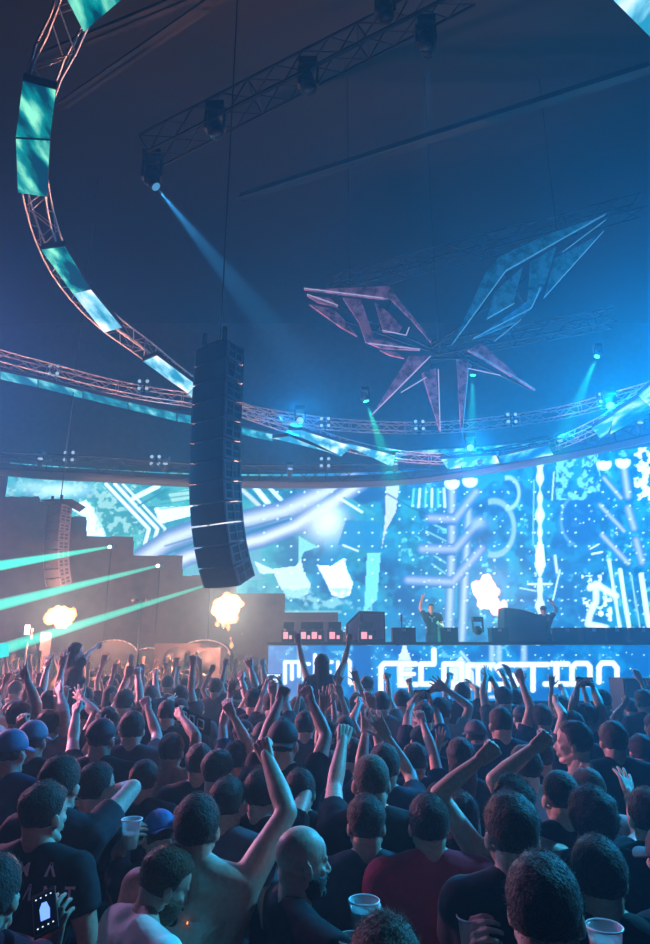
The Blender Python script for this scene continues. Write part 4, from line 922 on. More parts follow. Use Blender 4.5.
# ------------------------------------------------------------------ laser beams
def laser_mat():
    m = bpy.data.materials.new('laser_light'); m.use_nodes = True; nt = m.node_tree; nt.nodes.clear(); o = nt.nodes.new('ShaderNodeOutputMaterial'); e = nt.nodes.new('ShaderNodeEmission'); e.inputs[0].default_value = (.0, .95, .72, 1); e.inputs[1].default_value = LASER
    nt.links.new(e.outputs[0], o.inputs['Volume']); return m
LM = laser_mat()
for i, (a, b, lb) in enumerate((((109, 547), (-90, 581), 'highest'), ((157, 566), (-90, 627), 'middle'), ((207, 585), (-90, 678), 'lowest'))):
    p = atd(*a, 20.5); q = atd(*b, 11.0)
    o = obj('laser_beam', MB().tube(p, q, .045, .15, n=20), LM); tag(o, f'cyan laser beam slanting to the left, the {lb} of the three', 'laser beam', 'cyan laser beams')
    dv = (q - p).normalized(); r = empty('laser_projector', p - dv * .18, f'small laser projector at the source of the {lb} beam', 'laser projector', 'laser projectors')
    obj('housing', flat_mesh(MB().box((0, .05, 0), (.09, .12, .07))), BLK, r); obj('aperture', MB().tube(dv * .10, dv * .16, .05, n=12), CYAN_L, r); obj('pole', MB().tube((0, .05, -.07), (0, .05, -p.z + .01), .025), STEEL, r)
# ------------------------------------------------------------------ things in hands
def clear_plastic():
    m = bpy.data.materials.new('clear_plastic'); m.use_nodes = True; b = m.node_tree.nodes['Principled BSDF']; b.inputs['Base Color'].default_value = (.9, .95, 1, 1); b.inputs['Roughness'].default_value = .15
    b.inputs['Alpha'].default_value = .42; b.inputs['Specular IOR Level'].default_value = .9; return m
PLASTIC = clear_plastic(); BEER = mat('beer', (.55, .42, .20), rough=.2); FOAM = mat('beer_foam', (.85, .85, .82), rough=.7, bump=.3, bscale=80, var=.1)
def cup(px, d, label, fill=.75, tilt=(0, 0), k=1.15):
    p = atd(*px, d); r = empty('beer_cup', p, label, 'cup'); r.rotation_euler = (tilt[0], tilt[1], 0); H_ = .115 * k; R0, R1 = .031 * k, .043 * k
    obj('cup_wall', MB().lathe([(R0 * .96, -H_), (R0, -H_), (R1, 0), (R1 + .003, .001), (R1 + .003, -.004), (R1 - .001, -.003), (R0 - .001, -H_ + .002)], n=36), PLASTIC, r)
    zf = -H_ * (1 - fill); rf = R0 + (R1 - R0) * fill - .002
    obj('beer', MB().lathe([(0, -H_ + .003), (R0 - .002, -H_ + .003), (rf, zf - .012), (0, zf - .012)], n=32), BEER, r)
    obj('foam', MB().lathe([(0, zf - .012), (rf - .0005, zf - .012), (rf, zf), (rf * .6, zf + .003), (0, zf + .004)], n=32), FOAM, r)
    obj('rim', MB().lathe([(R1 + .0035, -.003), (R1 + .0045, 0), (R1 + .002, .0025), (R1 - .001, 0), (R1 + .0035, -.003)], n=36), mat('cup_rim', (.8, .85, .9), rough=.2), r)
    return r
SCR = emat('phone_screen_blue', (.12, .25, 1.0), 2.2); SCW = emat('phone_screen_pale', (.6, .75, 1.0), 1.6)
def phone(p, face, label, scr=SCW, land=False, up=V((0, 0, 1)), h=.145, w=.072, pic=False):
    """screen looks along face"""
    n = V(face).normalized(); x = up.cross(n).normalized(); u = n.cross(x)
    if land: x, u = u, -x
    R = Matrix((x, u, n)).transposed(); r = empty('phone', p, label, 'phone')
    obj('casing', flat_mesh(MB().box((0, 0, 0), (w / 2, h / 2, .004), R)), BLK, r); obj('screen', flat_mesh(MB().box(n * .0046, (w * .45, h * .42, .0008), R)), scr, r)
    obj('lens', MB().tube(R @ V((w * .3, h * .4, -.004)), R @ V((w * .3, h * .4, -.0055)), .006, n=12), LENS, r)
    if pic:
        b = MB(); b.prism([n * .006 + R @ V((x_, y_, 0)) for x_, y_ in ((-.012, -.03), (.014, -.032), (.016, .0), (.008, .028), (-.006, .03), (-.014, .01))], n * .0006); obj('picture', flat_mesh(b), SCR, r)
        ic = MB()
        for y_ in (-.05, .05):
            for x_ in (-.022, -.008, .008, .022): ic.box(n * .0062 + R @ V((x_, y_, 0)), (.002, .0018, .0004), R)
        obj('icons', flat_mesh(ic), SCW, r)
    return r

BK = (.012, .012, .016); GY = (.10, .10, .12); DB = (.02, .03, .07); NV = (.03, .06, .14)
# ------------------------------------------------------------------ the people nearest the camera
bald = person(297, 826, 2.25, yaw=-72, hair='bald', skin=0, shirt=BK, A=dict(R=((372, 985), (381, 917), 'grip', -1, 1), L='down'), label='bald man in profile with dark beard, black t-shirt, holding a beer cup', beard=True, hr=(-4, 0, 4))
beardm = person(156, 846, 2.25, yaw=-48, hair='fade', hcol=(.09, .045, .02), skin=0, shirt=(.93, .96, .96), A=dict(R='bent', L=((150, 990), (200, 930), 'relaxed', 1, -1)), beard=True, lean=(0, .16), hr=(-20, 0, -14), label='bearded man with fair swept hair in a pale t-shirt, looking down')
milit = person(46, 785, 2.65, yaw=-14, hair='fade', skin=1, shirt=BK, label='man in black t-shirt with white lettering on its back', hr=(0, 0, -14))
edge = person(-4, 857, 2.0, yaw=-8, hair='short', skin=1, shirt=(.16, .03, .06), A=dict(R=((48, 995), (54, 924), 'grip', 1, -1)), label='dark-haired person cut by the left frame edge, holding a lit phone')
bare1 = person(198, 796, 2.45, yaw=0, hair='short', skin=0, bare=True, build=1.12, A=dict(R=((287, 812), (262, 744), 'fist', 1, 1), L='down'), label='broad shirtless man with dark hair and right arm raised high')
bandana = person(163, 812, 2.95, yaw=25, hair='capback', capcol=(.03, .12, .36), skin=0, shirt=(.05, .05, .07), A=dict(L=((112, 862), (131, 832), 'grip', 1, -1)), hr=(-22, 0, 8), label='person in a blue cap with head bowed, lifting a cup with the left hand')
person(228, 780, 3.1, yaw=-20, hair='fade', skin=1, shirt=(.13, .12, .16), label='dark-haired man in grey t-shirt between the shirtless man and the bald man')
handh = person(62, 757, 2.95, yaw=-12, hair='short', skin=2, shirt=(.03, .035, .05), A=dict(R=((133, 788), (88, 800), 'relaxed', 1, 1), L='down'), label='man in dark shirt with right elbow lifted and hand behind his neck')
person(97, 764, 3.25, yaw=-35, hair='short', skin=0, shirt=BK, label='dark-haired man with blue-lit cheek behind the lifted elbow')
person(366, 798, 2.75, yaw=0, hair='fade', hcol=(.03, .018, .012), shirt=(.05, .06, .08), skin=1, build=.95, label='narrow-headed man in dark grey t-shirt left of the red shirt')
redm = person(428, 796, 2.65, yaw=4, hair='short', shirt=(.55, .025, .07), skin=0, build=1.08, label='man in a red t-shirt seen from behind')
tank = person(510, 797, 2.15, yaw=-4, hair='fade', hcol=(.03, .02, .012), shirt=(.02, .022, .03), skin=0, A=dict(L=((452, 975), (474, 932), 'grip', 1, -1)), label='dark-haired man in black t-shirt with a beer cup at his left')
person(541, 859, 1.55, yaw=-16, hair='short', hcol=(.05, .035, .028), skin=0, shirt=BK, hr=(-6, 0, -10), label='large close head with short greying hair at the bottom right')
person(596, 839, 2.05, yaw=-10, hair='short', skin=1, shirt=(.015, .02, .025), label='dark-haired person with a cyan-lit neck right of the close greying head', A=dict(R=((650, 975), (606, 935), 'grip', 1, -1)))
person(591, 792, 2.7, yaw=3, hair='curly', skin=1, shirt=BK, label='curly-haired person at the right behind the cyan-lit neck')
person(559, 771, 2.95, yaw=4, hair='buzz', skin=0, shirt=(.015, .02, .03), A=dict(L=((490, 773), (546, 738), 'fist', 1, 1)), label='close-cropped man in black vest with left forearm bent over his head')
person(385, 925, 1.6, yaw=0, hair='tousled', hcol=(.10, .055, .03), skin=0, shirt=GY, label='tousled brown hair just showing at the bottom edge')
person(512, 781, 2.85, yaw=-6, hair='tousled', skin=1, bare=True, A=dict(L=((437, 792), (499, 744), 'fist', 1, 1)), label='shirtless man with tousled hair and left arm bent upwards')
person(573, 722, 3.95, yaw=62, hair='short', skin=1, bare=True, build=1.1, A=dict(L=((600, 800), (589, 772), 'fist', 1, -1), R='down'), label='tall shirtless man in profile facing left with a fist at his chest', hr=(0, 0, 5))
person(612, 722, 3.95, yaw=-4, hair='short', skin=1, shirt=BK, label='tall round-headed man in black behind the shirtless man in profile')
person(371, 755, 2.95, yaw=4, hair='buzz', hcol=(.10, .055, .03), skin=0, shirt=BK, A=dict(L=((334, 788), (345, 729), 'fist', 1, 1)), label='close-cropped man with pink-lit left ear and left fist raised')
person(283, 722, 3.8, yaw=-4, hair='capback', capcol=(.012, .012, .016), skin=1, shirt=BK, A=dict(L=((266, 736), (284, 690), 'fist', 1, 1), R=((326, 736), (306, 690), 'fist', 1, 1)), label='person in a black backwards cap raising both fists')
person(102, 720, 4.2, yaw=-6, hair='cap', capcol=(.03, .03, .05), skin=1, shirt=BK, A=dict(L=((73, 742), (77, 705), 'fist', 1, 1), R='down'), label='person in a dark snapback cap with left forearm raised straight up')
person(133, 712, 4.6, yaw=10, hair='short', skin=2, shirt=GY, A=dict(R=((157, 735), (145, 700), 'fist', 1, 1), L='half'), label='person with sunglasses pushed up on the head and right arm raised')
person(200, 745, 4.0, yaw=0, hair='short', skin=1, shirt=BK, label='round dark-haired head right of the dancing shirtless shoulders')
person(145, 761, 3.8, yaw=-12, hair='short', skin=1, shirt=BK, label='dark-haired person just above the blue cap')
person(12, 731, 3.7, yaw=-12, hair='cap', capcol=(.08, .22, .42), skin=0, shirt=NV, label='person in a pale blue cap at the left frame edge')
person(34, 722, 4.2, yaw=-5, hair='cap', capcol=(.12, .25, .40), skin=1, shirt=BK, A=dict(R=((38, 766), (22, 722), 'relaxed', 1, 1)), label='person in a light blue cap with a bent raised arm')
person(500, 707, 4.8, yaw=10, hair='buzz', skin=0, shirt=DB, label='tall close-cropped man with pink-lit left cheek in the middle right')
person(460, 739, 4.0, yaw=0, hair='long', skin=1, shirt=BK, fem=True, label='long-haired person in the middle right before the tall cropped man')
person(460, 793, 3.0, yaw=4, hair='long', skin=1, shirt=BK, fem=True, label='long dark hair between the red shirt and the black t-shirt')
person(384, 745, 3.6, yaw=2, hair='short', skin=1, shirt=(.03, .05, .09), A=dict(R=((411, 776), (378, 722), 'open', 1, 1), L=((360, 772), (367, 722), 'open', 1, 1)), label='person clapping both hands overhead in the middle of the crowd')
person(646, 790, 2.8, yaw=3, hair='short', skin=1, shirt=BK, A=dict(L=((641, 838), (626, 782), 'open', 1, 1)), label='person at the right edge raising an open left hand')
person(674, 826, 2.2, yaw=30, hair='cap', capcol=(.02, .05, .06), skin=0, shirt=(.04, .12, .12), sleeve=1.8, label='person in a teal long-sleeved top cut by the right frame edge')
person(300, 770, 3.4, yaw=0, hair='short', skin=1, shirt=BK, label='dark-haired man standing behind the bald man')
person(330, 752, 4.1, yaw=-5, hair='short', skin=1, shirt=(.02, .04, .09), label='man in navy left of the close-cropped man with raised fist')
person(262, 770, 3.2, yaw=-30, hair='short', skin=0, shirt=BK, A=dict(R=((305, 795), (270, 790), 'relaxed', 1, 1)), label='person behind the raised arm with one elbow bent outwards')
person(540, 740, 4.5, yaw=5, hair='short', skin=1, shirt=DB, label='dark head between the tall cropped man and the shirtless profile')
person(415, 745, 4.2, yaw=-2, hair='fade', skin=1, shirt=DB, A=dict(R=((433, 752), (420, 715), 'relaxed', 1, 1)), label='man behind the red shirt with a curved raised forearm')
person(236, 742, 4.3, yaw=-8, hair='short', skin=2, bare=True, A=dict(R=((248, 742), (228, 706), 'relaxed', 1, 1)), label='shirtless person leaning forward with arm over the head')
person(172, 734, 4.5, yaw=-6, hair='short', skin=2, bare=True, A=dict(R=((196, 735), (178, 712), 'relaxed', 1, 1)), label='shirtless dancer with a sharply bent right arm')
person(640, 735, 4.4, yaw=0, hair='short', skin=1, shirt=DB, label='dark-haired person in navy near the right frame edge')
person(420, 727, 5.2, yaw=0, hair='cap', skin=1, capcol=BK, shirt=DB, label='person in a dark cap with upright head in the middle right')
# ------------------------------------------------------------------ raised arms farther back
def far(x, yt, d, label, L=None, R=None, **k):
    A = {}
    if L: A['L'] = L
    if R: A['R'] = R
    k.setdefault('hair', random.Random(int(x * 3)).choice(['short', 'short', 'fade', 'buzz', 'short'])); k.setdefault('skin', int(x) % 3)
    k.setdefault('shirt', random.Random(int(x)).choice([BK, GY, DB, (.2, .2, .22), (.05, .02, .03)])); P = atd(x, yt, d)
    if P.z < 1.55 or P.z > 1.92:      # keep a believable stature; move along the view instead of growing
        Ht = 1.62 if P.z < 1.6 else 1.90; zz = ray(x, yt).z
        if zz < -.005: d = (Ht - CAMZ) / zz
    return person(x, yt, d, A=A, label=label, yaw=random.Random(int(x * 9)).uniform(-15, 15), **k)
far(181, 686, 7.2, 'person with a high dark fist against the glow left of the large fireball', R=((191, 690), (193, 656), 'fist', 1, 1))
far(168, 676, 9.0, 'smaller person with one short raised fist left of the high dark fist', R=((176, 684), (178, 667), 'fist', 1, 1))
far(150, 686, 7.6, 'person with a raised fist beneath the lamp stand', R=((156, 692), (155, 671), 'fist', 1, 1))
far(125, 690, 6.4, 'person joining both fists above the head below the lamp stand', L=((118, 702), (130, 668), 'fist', 1, 1), R=((140, 696), (137, 670), 'fist', 1, 1))
far(50, 692, 6.4, 'person with a wide open hand right of the small fireball', R=((57, 692), (63, 660), 'open', 1, 1))
far(38, 688, 6.0, 'person with a spread dark hand under the small fireball', R=((42, 693), (48, 663), 'open', 1, 1))
far(32, 670, 9.2, 'person with a thin raised arm beside the far left lamp', R=((39, 670), (40, 650), 'fist', 1, 1))
far(22, 673, 9.2, 'person with a raised arm left of the far left stack', R=((31, 674), (29, 656), 'fist', 1, 1))
far(50, 712, 5.0, 'person with a pale raised hand in the left crowd', R=((65, 714), (59, 688), 'open', 1, 1), shirt=(.3, .3, .34))
far(20, 703, 5.2, 'person with a long slanting raised arm near the left edge', R=((37, 704), (24, 672), 'open', 1, 1))
far(108, 708, 5.0, 'person reaching diagonally to the upper left below the woman on shoulders', L=((96, 714), (78, 695), 'open', 1, 1), skin=2)
far(216, 679, 7.5, 'person with a leaning fist right under the large fireball', R=((221, 686), (226, 661), 'fist', 1, 1))
far(254, 690, 6.4, 'person with a fist left of the flat raised hand', L=((247, 700), (240, 674), 'fist', 1, 1))
far(264, 685, 7.0, 'person with a flat hand raised left of the camera phone', L=((256, 688), (249, 663), 'open', 1, 1))
far(270, 679, 8.4, 'person with a thin raised fist behind the camera phone', L=((265, 682), (262, 661), 'fist', 1, 1))
pf = far(273, 692, 6.5, 'person holding up a camera phone left of the seated fan', L=((262, 702), (267, 681), 'grip', 1, 1), R=((285, 702), (280, 681), 'grip', 1, 1))
far(367, 677, 8.6, 'person with a turned head and short raised arm right of the seated fan', L=((358, 692), (354, 680), 'fist', 1, 1))
far(381, 692, 6.5, 'person raising a fist against the first big letter', R=((389, 700), (388, 675), 'fist', 1, 1))
far(402, 691, 7.0, 'person raising a thin fist below the pale bottle shape', R=((413, 698), (409, 680), 'fist', 1, 1))
pf2 = far(423, 704, 5.4, 'person holding a dark phone up with both hands below the first DJ', L=((408, 716), (416, 696), 'grip', 1, 1), R=((438, 716), (428, 696), 'grip', 1, 1))
far(462, 683, 7.5, 'person with an arm bent over the head right of the first DJ', L=((446, 692), (450, 674), 'fist', 1, 1), R=((478, 690), (470, 684), 'relaxed', 1, 1))
far(503, 688, 6.8, 'person pressing both palms together under the white-hot fireball', L=((483, 694), (487, 672), 'open', 1, 1), R=((498, 694), (490, 674), 'open', 1, 1))
far(514, 690, 7.2, 'person with a slanting hand left of the second DJ', L=((512, 690), (502, 671), 'relaxed', 1, 1))
far(541, 705, 5.6, 'person with a long arm slanting up to the left below the second DJ', L=((532, 702), (519, 674), 'relaxed', 1, 1))
far(560, 697, 7.0, 'person with a small raised fist under the second DJ', R=((566, 700), (563, 687), 'fist', 1, 1))
far(572, 712, 5.2, 'person with a dark curled fist left of the filming arms', L=((564, 716), (554, 699), 'fist', 1, 1))
pf3 = far(586, 704, 5.4, 'person filming with a phone held in both arched arms', L=((573, 706), (578, 685), 'grip', 1, 1), R=((600, 706), (592, 684), 'grip', 1, 1))
far(602, 690, 7.2, 'person with a tall head right of the filming arms')
far(601, 714, 5.0, 'person with a diagonal forearm raised toward the pit loudspeaker', R=((613, 720), (628, 700), 'fist', 1, 1))
far(643, 690, 6.8, 'person with a round head at the right edge beyond the pit loudspeaker')
far(305, 712, 5.4, 'person just below the seated fan, left side'); far(345, 716, 5.4, 'person just below the seated fan, right side', R=((352, 722), (361, 700), 'fist', 1, 1))
far(88, 700, 5.8, 'person in front of the woman on shoulders', hair='short')
far(168, 700, 5.8, 'person in black stretching a long dark sleeve to the left', L=((150, 706), (172, 700), 'open', 1, 1), shirt=BK, sleeve=1.9)
# ------------------------------------------------------------------ seated on shoulders
fan = person(322, 655, 7.7, yaw=0, hair='long', fem=False, skin=1, shirt=NV, A=dict(L=((303, 663), (297, 634), 'fist', 1, 1), R=((344, 663), (351, 633), 'fist', 1, 1)), sit=True, build=.92, tank=True, label='fan sitting on shoulders with both fists thrust high before the lettering')
c_ = fan['R0']; H_ = atd(322, 655, 7.7).z
def carrier(f, Hs, lbl, x):
    r = f['R0']; Hc = Hs - .52; fg = figure((r.x, r.y + .01), 0, Hc, dict(L='bent', R='bent'), 2); assemble(fg, lbl, 0, 'short', SKINS[0], (.02, .015, .01), BK, lod=2, seed=x)
carrier(fan, H_, 'person carrying the fan with both fists raised', 5)
wom = person(76, 643, 8.0, yaw=-50, hair='long', fem=True, skin=2, shirt=(.02, .015, .02), A=dict(R=((88, 653), (99, 645), 'point', 1, 1), L='half'), sit=True, label='long-haired woman sitting on shoulders and pointing to the right')
carrier(wom, atd(76, 643, 8.0).z, 'person carrying the pointing woman', 9)
# ------------------------------------------------------------------ the two DJs
dj1 = person(431, 604, 16.6, yaw=176, hair='short', skin=0, shirt=(.012, .014, .02), A=dict(R=((420, 608), (423, 594), 'point', 1, 1), L='bent'), floor=SZ, lod=1, label='DJ in black t-shirt with white print raising one arm behind the booth', build=1.05)
dj2 = person(543, 606, 16.6, yaw=172, hair='cap', capcol=BK, skin=0, shirt=BK, A=dict(L=((557, 610), (548, 597), 'fist', 1, 1), R='bent'), floor=SZ, lod=1, label='DJ in a black cap beside the monitor loudspeaker raising one arm')

def print_on(fg, text_lines, size, zc, back=True, m=None, name='shirt_lettering', label=None, font_w=1.):
    """letters laid onto the fabric"""
    ch = [c for c in fg['obj'].children if c.name.startswith('shirt')][0]; bvh = BVHTree.FromPolygons([v.co for v in ch.data.vertices], [tuple(p.vertices) for p in ch.data.polygons])
    mb = MB()
    for i, (t, x0, dzl) in enumerate(text_lines):
        fc = bpy.data.curves.new('t', 'FONT'); fc.body = t; fc.size = size; fc.align_x = 'CENTER'; fc.space_character = 1.35; fc.resolution_u = 4; fc.offset = .0025
        fo = bpy.data.objects.new('t', fc); COL.objects.link(fo); bpy.context.view_layer.update(); me = bpy.data.meshes.new_from_object(fo.evaluated_get(bpy.context.evaluated_depsgraph_get()))
        bm = bmesh.new(); bm.from_mesh(me); bmesh.ops.triangulate(bm, faces=bm.faces[:]); bmesh.ops.subdivide_edges(bm, edges=[e for e in bm.edges if e.calc_length() > .012], cuts=2)
        vv = []; 
        for v in bm.verts:
            x = v.co.x * font_w + x0; z = v.co.y + zc + dzl; s = 1 if back else -1
            o_ = V((x * s, -1 * s, z)); h = bvh.ray_cast(o_, V((0, s, 0))); vv.append((h[0] + V((0, -.007 * s, 0))) if h[0] else V((x * s, -.14 * s, z)))
        bm.verts.index_update(); mb.add([tuple(v) for v in vv], [tuple(v.index for v in f.verts) for f in bm.faces]); bm.free(); bpy.data.objects.remove(fo); bpy.data.meshes.remove(me)
    obj(name, mb, m or mat('white_print', (.75, .75, .78), rough=.6), ch)
print_on(milit, [('\u039b M  \u039b', .03, .0), ('L I T \u039b N T', .035, -.075)], .060, 1.43, m=mat('bright_print', (.95, .95, .98), rough=.6))
print_on(dj1, [('Y', 0, 0)], .2, 1.26, back=False, font_w=1.4)
cape = [c for c in bpy.data.objects if c.name.startswith('cap')]

# cups, phones, cigarette, scarf
cup((364, 900), hand_pos(bald, 'R').y * cp + (hand_pos(bald, 'R').z - CAMZ) * sp_, 'full clear beer cup in the bald man\'s hand', .8)
cup((353, 938), 1.95, 'clear cup with cyan-lit drink left of the tousled hair at the bottom edge', .7)
cup((473, 916), 2.0, 'full clear beer cup before the black t-shirt right of the red shirt', .82)
cup((604, 926), 1.75, 'tall clear cup with cyan-lit rim at the bottom right', .75, k=1.1)
cup((132, 819), 2.8, 'small dark cup lifted beside the blue cap', .5, k=1.0)
hp_ = hand_pos(edge, 'R', .09); phone(atd(45, 912, (hp_.y * cp + (hp_.z - CAMZ) * sp_) - .03), (-.12, -.62, .78), 'phone with glowing blue screen held low at the left', mat('dark_glass', (.01, .02, .05), rough=.1), up=V((-.5, .8, .6)), h=.145, w=.07, pic=True)
phone((hand_pos(pf, 'L', .12) + hand_pos(pf, 'R', .12)) / 2, (0, -1, .1), 'camera phone held level left of the seated fan', SCW, True, h=.17, w=.09)
phone((hand_pos(pf2, 'L', .10) + hand_pos(pf2, 'R', .10)) / 2, (0, -1, .1), 'dark phone held up level below the first DJ', mat('dark_glass', (.01, .02, .05), rough=.1), True, h=.16, w=.085)
phone((hand_pos(pf3, 'L', .12) + hand_pos(pf3, 'R', .12)) / 2, (0, -1, .1), 'phone held level in arched arms at the right', mat('dark_glass'), True, h=.16, w=.08)
hp_ = hand_pos(beardm, 'L', .11); r = empty('cigarette', hp_, 'cigarette between the fingers beside the bearded man', 'cigarette')
obj('paper', MB().tube((0, 0, 0), (-.06, -.01, .006), .004, n=10), mat('cigarette_paper', (.8, .78, .75)), r); obj('ember', MB().tube((-.06, -.01, .006), (-.064, -.0105, .0065), .004, n=10), emat('ember', (1, .3, .05), 3), r)
# glasses on the head of the man with sunglasses
def scarf(pts, d, w_, label):
    P = smooth_path([atd(x, y, d) for x, y in pts], 8); v = []
    for i, p in enumerate(P):
        wv = .015 * math.sin(i * .9); v += [p + V((0, wv, w_ / 2)), p + V((0, wv, -w_ / 2)), p + V((0, wv + .012, -w_ / 2)), p + V((0, wv + .012, w_ / 2))]
    mb = MB(); mb.add(v, [(4 * i + a, 4 * i + (a + 1) % 4, 4 * i + 4 + (a + 1) % 4, 4 * i + 4 + a) for i in range(len(P) - 1) for a in range(4)])
    o = tag(obj('scarf', mb, mat('scarf_cloth', (.012, .012, .02), rough=.9)), label, 'scarf'); mk = MB()
    for i in range(2, len(P) - 4, 5):
        a, b = P[i], P[i + 3]; z = V((0, -.012, 0)); 
        for (s, t) in ((a + V((0, 0, .035)), b + V((0, 0, .035))), (b + V((0, 0, .035)), b - V((0, 0, .03))), (b - V((0, 0, .03)), a - V((0, 0, .03))), (a - V((0, 0, .03)), a + V((0, 0, .035)))): mk.tube(s + z, t + z, .006, n=6)
    obj('pattern', mk, mat('white_print'), o); return o
scarf([(174, 711), (184, 716), (196, 722), (210, 728)], 5.2, .13, 'black scarf with a white block pattern stretched between raised arms')

# ------------------------------------------------------------------ the rest of the crowd
TPL = {}
POSES = [('down', 'down', 'arms down'), ('down', 'up', 'right arm up'), ('up', 'down', 'left arm up'), ('up', 'up', 'both arms up'), ('half', 'down', 'left forearm lifted'), ('down', 'half', 'right forearm lifted'), ('bent', 'bent', 'hands at chest'),
         ('upin', 'upin', 'hands meeting overhead'), ('down', 'upout', 'right arm outstretched'), ('wave', 'down', 'left elbow out'), ('down', 'high', 'high right fist'), ('down', 'down', 'head turned left'), ('down', 'down', 'head turned right')]
WTS = [5, 7, 6, 6, 3, 4, 2, 4, 3, 3, 6, 3, 3]
def template(pi, lod, bare):
    k = (pi, lod, bare)
    if k in TPL: return TPL[k]
    L_, R_, ph = POSES[pi]; hr = {11: (0, 0, .7), 12: (0, 0, -.7)}.get(pi, (0, 0, .08 * ((pi % 3) - 1))); r = random.Random(pi)
    hk = lambda s: (s, r.choice(['fist', 'open', 'fist', 'point', 'relaxed', 'horns'])) if s not in ('down', 'bent') else s
    fg = figure((0, 0), 0, 1.78, dict(L=hk(L_), R=hk(R_)), lod, False, 1., (0, .03), hr, bare=bare, seed=pi)
    t = dict(body=fg['body'].mesh('crowd_body'), legs=fg['legs'].mesh('crowd_legs'), shirt=fg['shirt'].mesh('crowd_shirt') if fg['shirt'] else None, HM=fg['HM'], hair={}, hm=lod)
    t['body'].materials.append(SKIN); t['legs'].materials.append(DENIM)
    if t['shirt']: t['shirt'].materials.append(CLOTH)
    TPL[k] = t; return t
def thair(t, style):
    if style not in t['hair']:
        l = max(t['hm'], 1)
        if style == 'cap':
            a = xf(build_cap(2), t['HM']).mesh('crowd_cap'); a.materials.append(CAPM)
        else: a = xf(build_hair(style, 2 if t['hm'] == 2 else 1, 3), t['HM']).mesh('crowd_hair'); a.materials.append(HAIR)
        t['hair'][style] = a
    return t['hair'][style]
LAND = [(14, 'at the left frame edge'), (36, 'under the far left lamp'), (62, 'under the small fireball'), (90, 'under the pointing woman'), (116, 'left of the lamp stand'), (142, 'under the lamp stand'), (168, 'right of the lamp stand'), (194, 'left of the large fireball'), (214, 'before the speaker stack'),
        (240, 'under the large fireball'), (262, 'right of the large fireball'), (288, 'under the small lettering'), (310, 'left below the seated fan'), (336, 'behind the seated fan'), (360, 'right below the seated fan'), (384, 'under the flight case'), (408, 'under the pale bottle shape'), (432, 'under the first DJ'), (458, 'under the second letters'),
        (484, 'left of the central fireball'), (506, 'under the central fireball'), (530, 'left below the second DJ'), (552, 'under the second DJ'), (578, 'under the last i'), (604, 'under the last letter'), (628, 'before the pit loudspeaker'), (9999, 'at the right frame edge')]
HAIRW = [('short', 'dark-haired person', (.02, .014, .01)), ('fade', 'fade-cut person', (.02, .015, .012)), ('buzz', 'close-cropped person', (.04, .025, .018)), ('cap', 'capped person', (.02, .02, .03)), ('long', 'long-haired person', (.03, .018, .012)), ('tousled', 'tousle-haired person', (.05, .03, .02)), ('bun', 'ponytailed person', (.04, .02, .012)), ('short', 'fair-haired person', (.28, .18, .09))]
TOPS = [('black top', BK), ('grey top', (.14, .14, .16)), ('navy top', NV), ('white top', (.55, .56, .58)), ('no shirt', None), ('dark red top', (.16, .012, .02)), ('brown top', (.09, .05, .035))]
used = set(); cnt = 0
def rowname(y):
    k = int((y - 2.6) / 1.15)
    return [a + ' row' for a in 'third fourth fifth sixth seventh eighth ninth tenth eleventh twelfth thirteenth farthest'.split()][max(0, min(11, k))]
rr = random.Random(42); spots = []
y = 3.0
while y < 16.5:
    sp = .51 + .018 * y; x = -.57 * y - .5 + rr.random() * sp
    while x < .57 * y + .6:
        px_, py_ = x + rr.uniform(-.13, .13), y + rr.uniform(-.14, .14)
        if py_ < (8.3 if px_ > -1.1 else 12.5 if px_ > -2.6 else 16.6): spots.append((px_, py_))
        x += sp
    y += sp * .86
for (x, y) in spots:
    if any((x - a) ** 2 + (y - b) ** 2 < (.39 if y < 5 else .42) ** 2 for a, b in PEOPLE): continue
    H = rr.uniform(1.64, 1.88) if y > 6 else rr.uniform(1.62, 1.76)
    X, Yp, _ = proj_np(np.array([[x, y, H]])); X = X[0]; Yp = Yp[0]
    if X < -25 or X > 675: continue
    if abs(X - 322) < 26 and y < 7.6 and y > 5: H = 1.62
    if X > 350 and y > 7: H = min(H, 1.74)
    lod = 1 if y < 7 else 2
    land = next(l for b, l in LAND if X < b); row = rowname(y)
    for tr in range(200):
        pi = rr.choices(range(len(POSES)), WTS)[0]
        if x > -.5 and y > 7.2 and 'arm' in POSES[pi][2] and rr.random() < .6: continue
        if 4.2 > y and POSES[pi][2] not in ('arms down', 'head turned left', 'head turned right', 'hands at chest'): continue
        h = rr.choices(HAIRW, [8, 5, 4, 3, 2, 2, 1, 2])[0]; tp = rr.choices(TOPS, [8, 4, 3, 3, 6, 1, 1])[0]
        lab = f"{h[1]} in {tp[0]}, {POSES[pi][2]}, {row}, {land}"
        if lab not in used and len(lab.replace(',', '').split()) <= 26: break
    used.add(lab); t = template(pi, lod, tp[1] is None); s = H / 1.78
    o = obj('person', t['body'], color=SKINS[rr.randrange(5)]); o.location = (x, y, 0); o.rotation_euler.z = rr.uniform(-.35, .35); o.scale = (s, s, s)
    tag(o, lab, 'person', 'concert crowd facing the stage')
    if t['shirt']: obj('shirt', t['shirt'], parent=o, color=tp[1])
    obj('trousers', t['legs'], parent=o)
    if h[0] == 'cap': obj('hair', thair(t, 'buzz'), parent=o, color=(.02, .015, .01)); obj('cap', thair(t, 'cap'), parent=o, color=rr.choice([(.02, .02, .03), (.05, .07, .12), (.12, .12, .14)]))
    else: obj('hair', thair(t, h[0]), parent=o, color=h[2])
    PEOPLE.append((x, y)); cnt += 1
print('crowd', cnt)
